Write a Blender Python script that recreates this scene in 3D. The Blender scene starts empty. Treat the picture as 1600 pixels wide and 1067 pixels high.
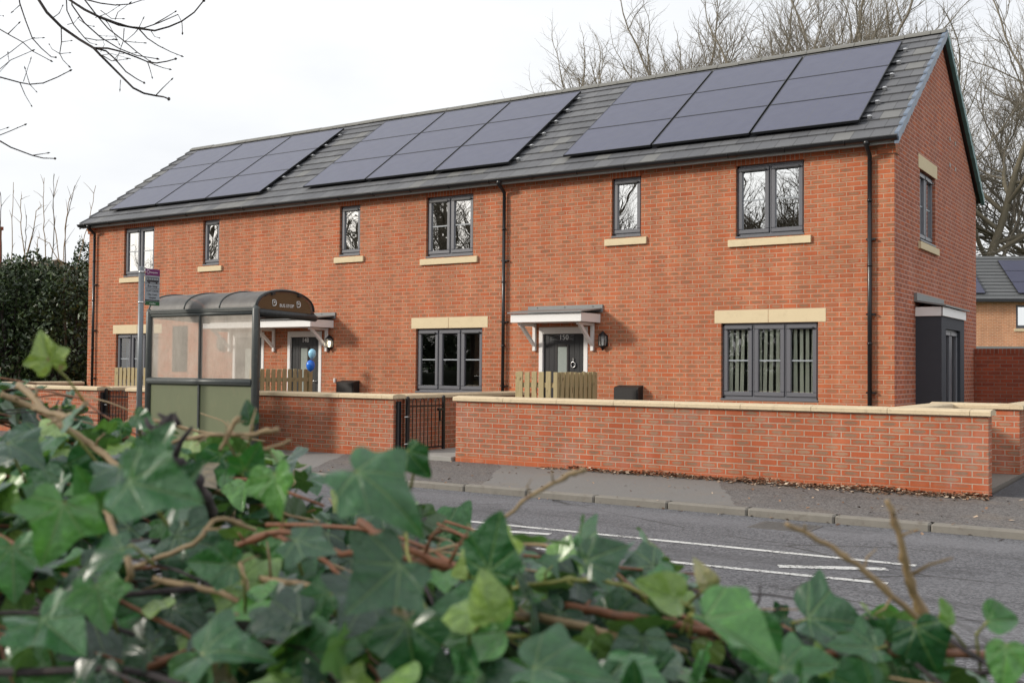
import bpy, math, random
import numpy as np
from mathutils import Vector, Matrix
PI=math.pi
sc=bpy.context.scene
C=sc.collection
rng=random.Random(7)
# ------------------------------------------------------------------ camera
CAM=(4.0851,-16.7362,1.3221); YAW,PITCH,ROLL=-0.583123,0.0253952,0.00833714; F=1670.2
cy,sy=math.cos(YAW),math.sin(YAW); cp,sp=math.cos(PITCH),math.sin(PITCH)
fw=Vector((sy*cp,cy*cp,sp)); r0=Vector((cy,-sy,0)); u0=r0.cross(fw)
rt=math.cos(ROLL)*r0+math.sin(ROLL)*u0; up=-math.sin(ROLL)*r0+math.cos(ROLL)*u0
cd=bpy.data.cameras.new('camera'); cam=bpy.data.objects.new('camera',cd); C.objects.link(cam)
M=Matrix((rt,up,-fw)).transposed().to_4x4(); M.translation=Vector(CAM); cam.matrix_world=M
cd.sensor_width=36; cd.lens=F/1600*36; cd.clip_end=2000; cd.clip_start=.05
cd.dof.use_dof=True; cd.dof.focus_distance=17.5; cd.dof.aperture_fstop=9
sc.camera=cam
def at(px,py,k):   # point at depth k metres along the view through a photo pixel
    return Vector(CAM)+(rt*((px-800)/F)-up*((py-533.5)/F)+fw)*k
# ------------------------------------------------------------------ mesh helper
class MB:
    def __init__(s): s.v=[]; s.f=[]; s.sm=[]
    def add(s,vs,fs,smooth=False):
        n=len(s.v); s.v.extend([tuple(v) for v in vs]); s.f.extend([tuple(i+n for i in f) for f in fs]); s.sm.extend([smooth]*len(fs)); return s
    def box(s,x0,y0,z0,x1,y1,z1):
        x0,x1=min(x0,x1),max(x0,x1); y0,y1=min(y0,y1),max(y0,y1); z0,z1=min(z0,z1),max(z0,z1)
        return s.add([(x0,y0,z0),(x1,y0,z0),(x1,y1,z0),(x0,y1,z0),(x0,y0,z1),(x1,y0,z1),(x1,y1,z1),(x0,y1,z1)],
            [(0,3,2,1),(4,5,6,7),(0,1,5,4),(1,2,6,5),(2,3,7,6),(3,0,4,7)])
    def bbox(s,x0,y0,z0,x1,y1,z1,b=.006):     # chamfered box
        x0,x1=min(x0,x1),max(x0,x1); y0,y1=min(y0,y1),max(y0,y1); z0,z1=min(z0,z1),max(z0,z1)
        b=min(b,(x1-x0)*.45,(y1-y0)*.45,(z1-z0)*.45)
        vs=[];idx={}
        for i,X in enumerate((x0,x1)):
            for j,Y in enumerate((y0,y1)):
                for k,Z in enumerate((z0,z1)):
                    sx,sy_,sz=(1,-1)[i],(1,-1)[j],(1,-1)[k]
                    idx[i,j,k,0]=len(vs); vs.append((X,Y+b*sy_,Z+b*sz))
                    idx[i,j,k,1]=len(vs); vs.append((X+b*sx,Y,Z+b*sz))
                    idx[i,j,k,2]=len(vs); vs.append((X+b*sx,Y+b*sy_,Z))
        fs=[]
        I=lambda i,j,k,a: idx[i,j,k,a]
        for i in (0,1): q=[I(i,0,0,0),I(i,1,0,0),I(i,1,1,0),I(i,0,1,0)]; fs.append(q if i else q[::-1])
        for j in (0,1): q=[I(0,j,0,1),I(1,j,0,1),I(1,j,1,1),I(0,j,1,1)]; fs.append(q[::-1] if j else q)
        for k in (0,1): q=[I(0,0,k,2),I(1,0,k,2),I(1,1,k,2),I(0,1,k,2)]; fs.append(q if k else q[::-1])
        for k in (0,1):
            for j in (0,1): fs.append([I(0,j,k,1),I(1,j,k,1),I(1,j,k,2),I(0,j,k,2)])
            for i in (0,1): fs.append([I(i,0,k,0),I(i,1,k,0),I(i,1,k,2),I(i,0,k,2)])
        for i in (0,1):
            for j in (0,1): fs.append([I(i,j,0,0),I(i,j,1,0),I(i,j,1,1),I(i,j,0,1)])
        for i in (0,1):
            for j in (0,1):
                for k in (0,1): fs.append([I(i,j,k,0),I(i,j,k,1),I(i,j,k,2)])
        return s.add(vs,fs)
    def obox(s,c,ax,ay,az):     # oriented box: centre and three half-extent vectors
        c,ax,ay,az=map(Vector,(c,ax,ay,az)); vs=[]
        for k in (-1,1):
            for (i,j) in ((-1,-1),(1,-1),(1,1),(-1,1)): vs.append(c+ax*i+ay*j+az*k)
        return s.add(vs,[(0,3,2,1),(4,5,6,7),(0,1,5,4),(1,2,6,5),(2,3,7,6),(3,0,4,7)])
    def tube(s,pts,rad,n=8,cap=True,smooth=True):
        pts=[Vector(p) for p in pts]
        if not hasattr(rad,'__len__'): rad=[rad]*len(pts)
        vs=[];fs=[];prev=None
        for i,p in enumerate(pts):
            t=(pts[min(i+1,len(pts)-1)]-pts[max(i-1,0)]).normalized()
            if prev is None:
                a=Vector((0,0,1)) if abs(t.z)<.9 else Vector((1,0,0))
                prev=t.cross(a).normalized()
            e=(prev-t*prev.dot(t)).normalized(); prev=e; g=t.cross(e)
            for k in range(n):
                an=2*PI*k/n; vs.append(p+(e*math.cos(an)+g*math.sin(an))*rad[i])
        for i in range(len(pts)-1):
            for k in range(n):
                a=i*n+k; b=i*n+(k+1)%n; fs.append((a,b,b+n,a+n))
        s.add(vs,fs,smooth)
        if cap:
            m=len(s.v)-len(vs)
            s.f.append(tuple(m+k for k in range(n))[::-1]); s.sm.append(False)
            s.f.append(tuple(m+(len(pts)-1)*n+k for k in range(n))); s.sm.append(False)
        return s
    def prism(s,poly,a,b,axis='X',smooth=False):   # 2D profile extruded along axis between a and b
        n=len(poly)
        def P(p,t): return {'X':(t,p[0],p[1]),'Y':(p[0],t,p[1]),'Z':(p[0],p[1],t)}[axis]
        vs=[P(p,a) for p in poly]+[P(p,b) for p in poly]
        fs=[(i,(i+1)%n,n+(i+1)%n,n+i) for i in range(n)]
        s.add(vs,fs,smooth); s.add(vs,[tuple(range(n))[::-1],tuple(range(n,2*n))]); return s
    def lathe(s,c,prof,n=16,sx=1,smooth=True):
        vs=[];fs=[]
        for (r,z) in prof:
            for k in range(n):
                a=2*PI*k/n; vs.append((c[0]+r*math.cos(a)*sx,c[1]+r*math.sin(a),c[2]+z))
        for i in range(len(prof)-1):
            for k in range(n): fs.append((i*n+k,i*n+(k+1)%n,(i+1)*n+(k+1)%n,(i+1)*n+k))
        return s.add(vs,fs,smooth)
    def mesh(s,name,mat):
        me=bpy.data.meshes.new(name); me.from_pydata(s.v,[],s.f); me.update()
        me.polygons.foreach_set('use_smooth',s.sm)
        if mat: me.materials.append(mat)
        return me
    def build(s,name,mat,parent=None,label=None,fix=True):
        me=s.mesh(name,mat)
        if fix:
            import bmesh
            bm=bmesh.new(); bm.from_mesh(me); bmesh.ops.recalc_face_normals(bm,faces=bm.faces); bm.to_mesh(me); bm.free()
        o=bpy.data.objects.new(name,me); C.objects.link(o)
        if parent: o.parent=parent
        if label: o['label']=label
        return o
def tag(o,label=None,cat=None,group=None,kind=None):
    if label: o['label']=label
    if cat: o['category']=cat
    if group: o['group']=group
    if kind: o['kind']=kind
    return o
def thing(name,label,cat,loc=(0,0,0),rz=0,group=None):
    o=bpy.data.objects.new(name,None); C.objects.link(o); o.location=loc; o.rotation_euler=(0,0,rz); o.empty_display_size=.2
    return tag(o,label,cat,group)
def copy_tree(o,parent=None):
    kids=list(o.children); c=o.copy(); C.objects.link(c)
    if parent: c.parent=parent
    for k in kids: copy_tree(k,c)
    return c
def text_mesh(name,body,size,mat,parent,mtx,ext=.002,align='CENTER'):
    cu=bpy.data.curves.new(name,'FONT'); cu.body=body; cu.size=size; cu.extrude=ext; cu.align_x=align; cu.resolution_u=3
    t=bpy.data.objects.new(name,cu); C.objects.link(t)
    dg=bpy.context.evaluated_depsgraph_get(); me=bpy.data.meshes.new_from_object(t.evaluated_get(dg)); C.objects.unlink(t); bpy.data.objects.remove(t)
    me.transform(mtx); me.materials.clear(); me.materials.append(mat)
    o=bpy.data.objects.new(name,me); C.objects.link(o); o.parent=parent; return o
# ------------------------------------------------------------------ materials
class G:
    def __init__(s,name):
        s.m=bpy.data.materials.new(name); s.m.use_nodes=True; s.nt=s.m.node_tree; s.nt.nodes.clear()
        s.out=s.nt.nodes.new('ShaderNodeOutputMaterial')
    def n(s,t,**k):
        o=s.nt.nodes.new(t)
        for a,b in k.items(): setattr(o,a,b)
        return o
    def put(s,sock,v):
        if isinstance(v,bpy.types.NodeSocket): s.nt.links.new(v,sock)
        elif v is not None:
            if sock.type=='RGBA' and hasattr(v,'__len__') and len(v)==3: v=(*v,1)
            sock.default_value=v
    def m_(s,op,a,b=None,c=None,clamp=False):
        o=s.n('ShaderNodeMath',operation=op); o.use_clamp=clamp
        s.put(o.inputs[0],a); s.put(o.inputs[1],b); s.put(o.inputs[2],c); return o.outputs[0]
    def mix(s,f,a,b,bt='MIX'):
        o=s.n('ShaderNodeMix',data_type='RGBA',blend_type=bt); s.put(o.inputs[0],f); s.put(o.inputs[6],a); s.put(o.inputs[7],b); return o.outputs[2]
    def ss(s,x,a,b):      # smoothstep
        o=s.n('ShaderNodeMapRange',interpolation_type='SMOOTHSTEP'); s.put(o.inputs[0],x); o.inputs[1].default_value=a; o.inputs[2].default_value=b; return o.outputs[0]
    def noise(s,vec,scale,detail=3,rough=.55,out=0):
        o=s.n('ShaderNodeTexNoise'); s.put(o.inputs['Vector'],vec); o.inputs['Scale'].default_value=scale; o.inputs['Detail'].default_value=detail; o.inputs['Roughness'].default_value=rough; return o.outputs[out]
    def coord(s,w='Object'): return s.n('ShaderNodeTexCoord').outputs[w]
    def sep(s,v):
        o=s.n('ShaderNodeSeparateXYZ'); s.put(o.inputs[0],v); return o.outputs
    def comb(s,x,y,z):
        o=s.n('ShaderNodeCombineXYZ'); s.put(o.inputs[0],x); s.put(o.inputs[1],y); s.put(o.inputs[2],z); return o.outputs[0]
    def scale(s,v,xyz):
        o=s.n('ShaderNodeVectorMath',operation='MULTIPLY'); s.put(o.inputs[0],v); o.inputs[1].default_value=xyz; return o.outputs[0]
    def bump(s,h,dist=.01,st=.5):
        o=s.n('ShaderNodeBump'); s.put(o.inputs['Height'],h); o.inputs['Distance'].default_value=dist; o.inputs['Strength'].default_value=st; return o.outputs[0]
    def pr(s,col,rough=.6,metal=0,normal=None,spec=.5,**k):
        o=s.n('ShaderNodeBsdfPrincipled'); s.put(o.inputs['Base Color'],col); s.put(o.inputs['Roughness'],rough); s.put(o.inputs['Metallic'],metal)
        s.put(o.inputs['Specular IOR Level'],spec)
        if normal is not None: s.put(o.inputs['Normal'],normal)
        for a,b in k.items(): s.put(o.inputs[a.replace('_',' ')],b)
        return o.outputs[0]
    def end(s,sh): s.nt.links.new(sh,s.out.inputs[0]); return s.m
def plain(name,col,rough=.5,var=.12,scale=6,metal=0,bump=.0,bscale=80,spec=.5,stretch=None,dirt=None):
    g=G(name); v=g.coord()
    if stretch: v=g.scale(v,stretch)
    n=g.noise(v,scale,5,.6); n2=g.noise(v,scale*7,3)
    f=g.m_('ADD',g.m_('MULTIPLY',n,.7),g.m_('MULTIPLY',n2,.3))
    a=tuple(c*(1-var*1.6) for c in col); b=tuple(min(1,c*(1+var*1.6)) for c in col)
    c=g.mix(f,a,b)
    if dirt: c=g.mix(g.m_('MULTIPLY',g.ss(g.noise(v,scale*2.3,6,.7),.52,.72),dirt[3]),c,dirt[:3])
    nm=g.bump(g.noise(v,bscale,4),.004,bump) if bump else None
    return g.end(g.pr(c,rough,metal,nm,spec))
def brick(name,reds,centre,mortar,soldier=False,patch=1.,base=None,efflo=0.):
    g=G(name); co=g.coord(); x,y,z=g.sep(co)
    u=g.m_('ADD',g.m_('ADD',x,y),50.0); v=g.m_('ADD',z,7.5)
    if soldier: u,v=g.m_('ADD',z,.0),u
    nz=g.noise(co,55,3); wob=g.m_('MULTIPLY',g.m_('SUBTRACT',nz,.5),.006)
    if soldier:
        row=g.m_('FLOOR',g.m_('DIVIDE',v,.075)); uu=g.m_('MULTIPLY',u,0.0); uu=g.m_('ADD',uu,.5)
    else:
        row=g.m_('FLOOR',g.m_('DIVIDE',v,.075)); uu=g.m_('ADD',g.m_('DIVIDE',u,.225),g.m_('MULTIPLY',g.m_('MODULO',row,2.0),.5))
    fv=g.m_('FRACT',g.m_('DIVIDE',v,.075)); col=g.m_('FLOOR',uu); fu=g.m_('FRACT',uu)
    du=g.m_('MULTIPLY',g.m_('MINIMUM',fu,g.m_('SUBTRACT',1.0,fu)),.225)
    dv=g.m_('MULTIPLY',g.m_('MINIMUM',fv,g.m_('SUBTRACT',1.0,fv)),.075)
    d=g.m_('ADD',g.m_('MINIMUM',du,dv),wob)
    mort=g.ss(d,.0045,.0085)
    wn=g.n('ShaderNodeTexWhiteNoise',noise_dimensions='2D'); g.put(wn.inputs['Vector'],g.comb(col,row,0.0)); rnd=wn.outputs['Value']; rc=g.sep(wn.outputs['Color'])
    cr=g.n('ShaderNodeValToRGB'); e=cr.color_ramp.elements
    e[0].position=0; e[0].color=(*reds[0],1); e[1].position=1; e[1].color=(*reds[-1],1)
    for i,c in enumerate(reds[1:-1]): q=e.new((i+1)/(len(reds)-1)); q.color=(*c,1)
    g.put(cr.inputs[0],rnd)
    eu=g.m_('DIVIDE',g.m_('SUBTRACT',fu,.5),.40); ev=g.m_('DIVIDE',g.m_('SUBTRACT',fv,.5),.30)
    pd=g.m_('SUBTRACT',g.m_('ADD',1.0,g.m_('MULTIPLY',g.m_('SUBTRACT',g.noise(co,22,4,.6),.5),1.3)),g.m_('SQRT',g.m_('ADD',g.m_('POWER',g.m_('ABSOLUTE',eu),2.6),g.m_('POWER',g.m_('ABSOLUTE',ev),2.0))))
    pm=g.m_('MULTIPLY',g.ss(pd,-.02,.30),g.m_('MULTIPLY',g.ss(rc[1],-.1,.5),patch))
    cen=g.mix(rc[2],tuple(c*.8 for c in centre),tuple(min(1,c*1.2) for c in centre))
    c=g.mix(pm,cr.outputs[0],cen)
    c=g.mix(1.0,c,g.mix(g.noise(co,120,4,.7),(.72,.72,.72),(1.25,1.25,1.25)),'MULTIPLY')
    c=g.mix(g.m_('SUBTRACT',1.0,mort),c,g.mix(g.noise(co,1.3,3),mortar,tuple(m*.78 for m in mortar)))
    if base is not None:   # clean unweathered courses near the ground
        c=g.mix(g.m_('MULTIPLY',g.m_('SUBTRACT',1.0,g.ss(g.m_('ADD',z,g.m_('MULTIPLY',g.m_('SUBTRACT',g.noise(co,.9,2),.5),.16)),base-.01,base+.01)),.55),c,(.46,.12,.045))
    if efflo: c=g.mix(g.m_('MULTIPLY',g.ss(g.noise(g.scale(co,(1,1,.6)),1.6,6,.65),.5,.75),efflo),c,(.55,.45,.42))
    c=g.mix(1.0,c,g.mix(g.noise(co,.45,4,.6),(.80,.80,.80),(1.2,1.17,1.15)),'MULTIPLY')
    c=g.mix(1.0,c,g.mix(g.ss(g.noise(g.scale(co,(2.2,2.2,.35)),1.5,4,.6),.35,.7),(.88,.88,.88),(1.06,1.05,1.05)),'MULTIPLY')
    h=g.m_('ADD',g.m_('MULTIPLY',mort,1.0),g.m_('MULTIPLY',g.noise(co,90,4),.35))
    return g.end(g.pr(c,.88,0,g.bump(h,.006,.55),.25))
REDS=[(.40,.098,.042),(.49,.135,.055),(.44,.11,.046),(.53,.165,.072),(.47,.125,.052),(.50,.148,.062)]
mt={}
mt['brick']=brick('facing_brick',REDS,(.34,.185,.11),(.50,.35,.25))
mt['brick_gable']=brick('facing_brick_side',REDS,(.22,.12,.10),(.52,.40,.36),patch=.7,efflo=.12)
mt['soldier']=brick('soldier_brick',REDS,(.32,.12,.07),(.47,.345,.27),soldier=True,patch=.3)
mt['brick_garden']=brick('garden_brick',[(.40,.092,.038),(.47,.12,.05),(.43,.10,.042),(.50,.14,.06)],(.30,.185,.12),(.47,.37,.28),base=.02,efflo=.18)
mt['brick_dark']=brick('dark_brick',[(.27,.055,.03),(.38,.085,.042),(.31,.068,.035)],(.20,.09,.06),(.27,.19,.15),patch=.5)
mt['brick_far']=brick('pale_brick',[(.58,.24,.11),(.68,.31,.15),(.62,.27,.125)],(.48,.27,.16),(.72,.58,.44),patch=.6)
mt['stone']=plain('cast_stone',(.66,.55,.36),.85,.05,3,bump=.3,bscale=200,dirt=(.42,.33,.2,.25))
mt['coping']=plain('coping_stone',(.60,.49,.33),.9,.12,4,bump=.4,bscale=160,dirt=(.30,.24,.17,.55))
mt['upvc']=plain('grey_window_plastic',(.125,.128,.145),.38,.04,4)
mt['black']=plain('black_plastic',(.012,.012,.014),.28,.1,8)
mt['blackmat']=plain('black_box_plastic',(.012,.010,.010),.6,.2,12,bump=.4,bscale=150)
mt['white']=plain('white_plastic',(.80,.79,.78),.35,.02,3)
mt['fasciagrey']=plain('grey_fascia',(.40,.40,.39),.5,.04,3)
mt['soffit']=plain('soffit_board',(.33,.32,.31),.6,.04,3)
mt['lead']=plain('grey_canopy_roof',(.20,.205,.205),.55,.08,6,dirt=(.2,.22,.18,.3))
mt['shelter']=plain('weathered_grey_paint',(.062,.070,.068),.42,.14,7,dirt=(.16,.16,.13,.35))
mt['shelterblack']=plain('weathered_black_tube',(.022,.023,.024),.4,.2,9,dirt=(.12,.12,.11,.35))
mt['olive']=plain('olive_panel',(.125,.145,.078),.42,.10,3,dirt=(.17,.16,.09,.5),stretch=(1,1,.5))
mt['brownpanel']=plain('brown_end_panel',(.10,.062,.03),.3,.08,4)
mt['polegrey']=plain('galvanised_pole',(.17,.185,.20),.45,.08,6,metal=.25,dirt=(.1,.11,.11,.4))
mt['render']=plain('dark_grey_render',(.040,.044,.055),.75,.12,5,bump=.2,bscale=300)
mt['door']=plain('black_grained_door',(.018,.019,.022),.4,.35,9,stretch=(4,4,.5),bump=.2,bscale=60)
mt['wtext']=plain('white_lettering',(.75,.75,.75),.4,.02,3)
mt['ktext']=plain('dark_lettering',(.03,.03,.035),.5,.05,3)
mt['chrome']=plain('brushed_steel',(.6,.6,.6),.25,.05,20,metal=.9)
mt['purple']=plain('purple_sign_panel',(.14,.015,.11),.4,.05,5)
mt['signgrey']=plain('silver_sign_panel',(.30,.33,.36),.4,.04,5)
mt['green']=plain('green_sign_panel',(.02,.10,.035),.4,.05,5)
mt['moss']=plain('moss',(.045,.05,.012),.95,.5,30,bump=.8,bscale=60)
mt['bark']=plain('bark',(.10,.082,.058),.9,.35,6,bump=.6,bscale=30)
mt['barkgreen']=plain('algae_bark',(.15,.13,.09),.9,.3,3,bump=.4,bscale=20)
mt['barkdark']=plain('dark_twig_bark',(.035,.026,.024),.8,.3,14)
mt['stemred']=plain('reddish_ivy_stem',(.19,.075,.035),.6,.35,40,bump=.5,bscale=90,dirt=(.10,.06,.04,.6))
mt['stemtan']=plain('tan_twig',(.27,.19,.10),.6,.3,30,bump=.3,bscale=90,dirt=(.13,.06,.045,.5))
mt['stemgreen']=plain('green_petiole',(.24,.25,.06),.45,.25,20)
mt['stemdark']=plain('dark_gnarled_stem',(.035,.028,.03),.85,.5,25,bump=1.,bscale=60,dirt=(.12,.09,.08,.5))
mt['earth']=plain('dark_earth',(.035,.028,.018),.95,.4,10,bump=.5,bscale=40)
mt['under']=plain('dark_core_shade',(.018,.022,.011),1.,.5,30,bump=.8,bscale=50)  # shade between the ivy leaves put into the colour
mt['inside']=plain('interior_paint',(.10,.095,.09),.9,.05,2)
mt['blind']=plain('blind_fabric',(.86,.90,.74),.8,.05,3)
mt['curtain']=plain('curtain_fabric',(.33,.40,.42),.9,.08,5,stretch=(9,1,.4))
mt['car']=plain('red_car_paint',(.16,.012,.015),.2,.05,3)
mt['balloonl']=plain('pale_blue_balloon',(.32,.66,.88),.18,.03,3)
mt['balloond']=plain('blue_balloon',(.02,.17,.72),.18,.03,3)
mt['terra']=plain('brown_gable_render',(.12,.09,.06),.9,.3,3)
def wood():
    g=G('fence_timber'); co=g.coord(); oi=g.n('ShaderNodeObjectInfo'); x,y,z=g.sep(co)
    pal=g.m_('FLOOR',g.m_('DIVIDE',g.m_('ADD',x,y),.0667)); wn=g.n('ShaderNodeTexWhiteNoise',noise_dimensions='1D'); g.put(wn.inputs['W'],pal)
    n=g.noise(g.scale(co,(9,9,.8)),6,5,.65)
    c=g.mix(n,(.22,.18,.09),(.54,.44,.25)); c=g.mix(g.m_('MULTIPLY',wn.outputs['Value'],.5),c,(.40,.33,.18))
    k=g.ss(g.noise(g.scale(co,(3,3,1)),5,2),.66,.72); c=g.mix(g.m_('MULTIPLY',k,.7),c,(.08,.045,.02))
    return g.end(g.pr(c,.8,0,g.bump(n,.003,.4),.3))
mt['wood']=wood()
def tile():
    g=G('roof_tile'); co=g.coord(); x,y,z=g.sep(co)
    sl=g.m_('DIVIDE',g.m_('SUBTRACT',z,4.865),.1945); row=g.m_('FLOOR',sl)
    uu=g.m_('ADD',g.m_('DIVIDE',x,.30),g.m_('MULTIPLY',g.m_('MODULO',row,2.0),.5)); col=g.m_('FLOOR',uu); fu=g.m_('FRACT',uu)
    wn=g.n('ShaderNodeTexWhiteNoise',noise_dimensions='2D'); g.put(wn.inputs['Vector'],g.comb(col,row,0.0))
    du=g.m_('MINIMUM',fu,g.m_('SUBTRACT',1.0,fu)); j=g.ss(du,.010,.026)
    c=g.mix(g.ss(wn.outputs['Value'],.1,1.),(.105,.108,.118),(.142,.145,.153)); c=g.mix(g.m_('MULTIPLY',g.ss(wn.outputs['Value'],.86,.88),.28),c,(.22,.215,.185))
    c=g.mix(1.0,c,g.mix(g.noise(co,3,6,.7),(.8,.8,.8),(1.2,1.2,1.2)),'MULTIPLY')
    c=g.mix(g.m_('MULTIPLY',g.m_('SUBTRACT',1.0,j),.65),c,(.02,.02,.02))
    return g.end(g.pr(c,.62,0,g.bump(g.m_('ADD',j,g.m_('MULTIPLY',g.noise(co,150,3),.2)),.006,.4),.4))
mt['tile']=tile()
mt['ridge']=plain('ridge_tile_concrete',(.17,.168,.155),.75,.15,3,bump=.3,bscale=120)
mt['verge']=plain('blue_grey_verge_cap',(.13,.17,.235),.4,.08,4)
mt['vergeteal']=plain('teal_grey_verge_cap',(.08,.20,.20),.5,.08,4)
def pv():
    g=G('solar_glass'); co=g.coord(); x,y,z=g.sep(co)
    # local: x along width, y up the slope
    fx=g.m_('FRACT',g.m_('DIVIDE',x,.0895)); fy=g.m_('FRACT',g.m_('DIVIDE',y,.158))
    gx=g.m_('MULTIPLY',g.m_('MINIMUM',fx,g.m_('SUBTRACT',1.0,fx)),.0895); gy=g.m_('MULTIPLY',g.m_('MINIMUM',fy,g.m_('SUBTRACT',1.0,fy)),.158)
    l=g.ss(g.m_('MINIMUM',gx,gy),.0012,.003)
    mid=g.ss(g.m_('ABSOLUTE',x),.004,.007)
    c=g.mix(g.m_('MULTIPLY',l,mid),(.035,.037,.05),g.mix(g.noise(co,2.5,3),(.015,.018,.062),(.024,.028,.078)))
    return g.end(g.pr(c,g.m_('ADD',.34,g.m_('MULTIPLY',g.noise(co,4,4),.14)),0,None,1.,Coat_Weight=.30,Coat_Roughness=.3,Coat_IOR=1.5))
mt['pv']=pv()
mt['pvframe']=plain('black_panel_frame',(.016,.017,.02),.35,.05,5,metal=.4)
def glass(name,refl,tint=(.96,.98,.97)):
    g=G(name); tr=g.n('ShaderNodeBsdfTransparent'); g.put(tr.inputs[0],tint)
    gl=g.n('ShaderNodeBsdfGlossy'); gl.inputs['Roughness'].default_value=.0; g.put(gl.inputs[0],(.95,.97,.98))
    w=g.noise(g.coord(),1.9,1,.3); bm=g.bump(w,.012,.16); g.put(gl.inputs['Normal'],bm)
    mx=g.n('ShaderNodeMixShader'); lw=g.n('ShaderNodeFresnel'); lw.inputs[0].default_value=1.5
    g.put(mx.inputs[0],g.m_('ADD',g.m_('MULTIPLY',lw.outputs[0],.8),refl,clamp=True)); g.nt.links.new(tr.outputs[0],mx.inputs[1]); g.nt.links.new(gl.outputs[0],mx.inputs[2])
    return g.end(mx.outputs[0])
mt['glass']=glass('window_glass_upper',.80)
mt['glassg']=glass('window_glass_lower',.12)
def poly(name,col,a,rough=.5):
    g=G(name); tr=g.n('ShaderNodeBsdfTransparent'); co=g.coord()
    n=g.noise(g.scale(co,(1,1,.5)),3,6,.7); cc=g.mix(n,tuple(c*.7 for c in col),tuple(min(1,c*1.3) for c in col))
    p=g.pr(cc,rough); mx=g.n('ShaderNodeMixShader'); g.put(mx.inputs[0],g.m_('ADD',g.m_('MULTIPLY',g.m_('SUBTRACT',n,.5),.5),a,clamp=True))
    g.nt.links.new(tr.outputs[0],mx.inputs[1]); g.nt.links.new(p,mx.inputs[2]); return g.end(mx.outputs[0])
mt['scratched']=poly('scratched_polycarbonate',(.47,.42,.36),.60,.35)
mt['smoked']=poly('smoked_roof_sheet',(.11,.105,.10),.90,.55)
mt['clear']=poly('lamp_glass',(.5,.5,.48),.35,.1)
def emis(name,col,st):
    g=G(name); e=g.n('ShaderNodeEmission'); g.put(e.inputs[0],col); e.inputs[1].default_value=st; return g.end(e.outputs[0])
mt['bulb']=emis('lit_bulb',(1,.85,.6),6)
def asphalt(name,base,lane=True,patch=0.,sec=False):
    g=G(name); co=g.coord(); x,y,z=g.sep(co)
    n1=g.noise(co,160,2,.6); vo=g.n('ShaderNodeTexVoronoi'); g.put(vo.inputs['Vector'],co); vo.inputs['Scale'].default_value=60
    sp=g.m_('ADD',g.m_('MULTIPLY',n1,.5),g.m_('MULTIPLY',g.sep(vo.outputs['Color'])[0],.5))
    c=g.mix(g.ss(sp,.30,.72),tuple(b*.55 for b in base),tuple(b*1.5 for b in base))
    c=g.mix(g.m_('MULTIPLY',g.ss(g.noise(g.scale(co,(.16,1.3,1)),1.2,6,.65),.35,.7),.35),c,tuple(b*1.35 for b in base))
    c=g.mix(1.0,c,g.mix(g.noise(co,1.1,5,.7),(.82,.82,.82),(1.15,1.15,1.15)),'MULTIPLY')
    if lane:
        vc=g.n('ShaderNodeTexVoronoi',feature='DISTANCE_TO_EDGE'); g.put(vc.inputs['Vector'],g.mix(.12,g.scale(co,(.5,1.1,1)),g.noise(co,2.2,4,.6,1))); vc.inputs['Scale'].default_value=.75
        crk=g.m_('MULTIPLY',g.m_('SUBTRACT',1.0,g.ss(vc.outputs['Distance'],.003,.014)),g.ss(g.noise(co,.5,2),.44,.54))
        c=g.mix(g.m_('MULTIPLY',crk,.7),c,(.03,.028,.025))
    if sec:    # relaid sections along the pavement
        xx=g.m_('ADD',x,g.m_('MULTIPLY',y,.55)); xx=g.m_('ADD',xx,g.m_('MULTIPLY',g.noise(co,2,3),.25))
        for a_,b_,cc in ((-6.6,-3.3,(.205,.20,.19)),(-14.5,-9.6,(.23,.225,.215))): 
            f_=g.m_('MULTIPLY',g.ss(xx,a_,a_+.03),g.m_('SUBTRACT',1.0,g.ss(xx,b_,b_+.03))); c=g.mix(g.m_('MULTIPLY',f_,.78),c,cc)
    else:      # tyre polished tracks and darker oil line
        if lane:
            t=g.m_('ABSOLUTE',g.m_('SUBTRACT',g.m_('ABSOLUTE',g.m_('ADD',y,7.0)),.0)); tr1=g.m_('SUBTRACT',1.0,g.ss(g.m_('ABSOLUTE',g.m_('ADD',y,6.55)),.05,.45)); tr2=g.m_('SUBTRACT',1.0,g.ss(g.m_('ABSOLUTE',g.m_('ADD',y,9.9)),.05,.5))
            c=g.mix(g.m_('MULTIPLY',g.m_('MAXIMUM',tr1,tr2),.32),c,tuple(b*1.7 for b in base))
            dk=g.m_('MULTIPLY',g.ss(g.noise(g.scale(co,(.35,1.6,1)),1.0,4,.6),.56,.64),.45); c=g.mix(dk,c,tuple(b*.55 for b in base))
    if patch:
        c=g.mix(g.m_('MULTIPLY',g.ss(g.noise(co,2.,6,.7),.5,.68),patch),c,(.23,.18,.13))
    return g.end(g.pr(c,.82,0,g.bump(sp,.004,.5),.35))
mt['road']=asphalt('road_asphalt',(.122,.122,.130))
mt['pave']=asphalt('pavement_asphalt',(.128,.120,.115),False,.25,True)
mt['drive']=asphalt('new_asphalt',(.052,.054,.06),False)
mt['kerb']=plain('kerb_concrete',(.21,.195,.17),.9,.18,4,bump=.4,bscale=90,dirt=(.12,.10,.08,.55))
mt['flag']=plain('concrete_paving',(.30,.29,.27),.9,.1,4,bump=.3,bscale=90)
mt['gravel']=plain('garden_gravel',(.16,.14,.12),.95,.5,60,bump=1,bscale=50)
mt['grass']=plain('verge_grass',(.045,.07,.02),.95,.4,14,bump=.6,bscale=60)
def paint():
    g=G('worn_road_paint'); co=g.coord(); n=g.noise(co,30,6,.75); n2=g.noise(co,3,3)
    f=g.ss(g.m_('ADD',n,g.m_('MULTIPLY',n2,.45)),.64,.72)
    c=g.mix(f,(.13,.13,.13),(.62,.62,.60)); return g.end(g.pr(c,.7))
mt['paint']=paint()
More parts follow.
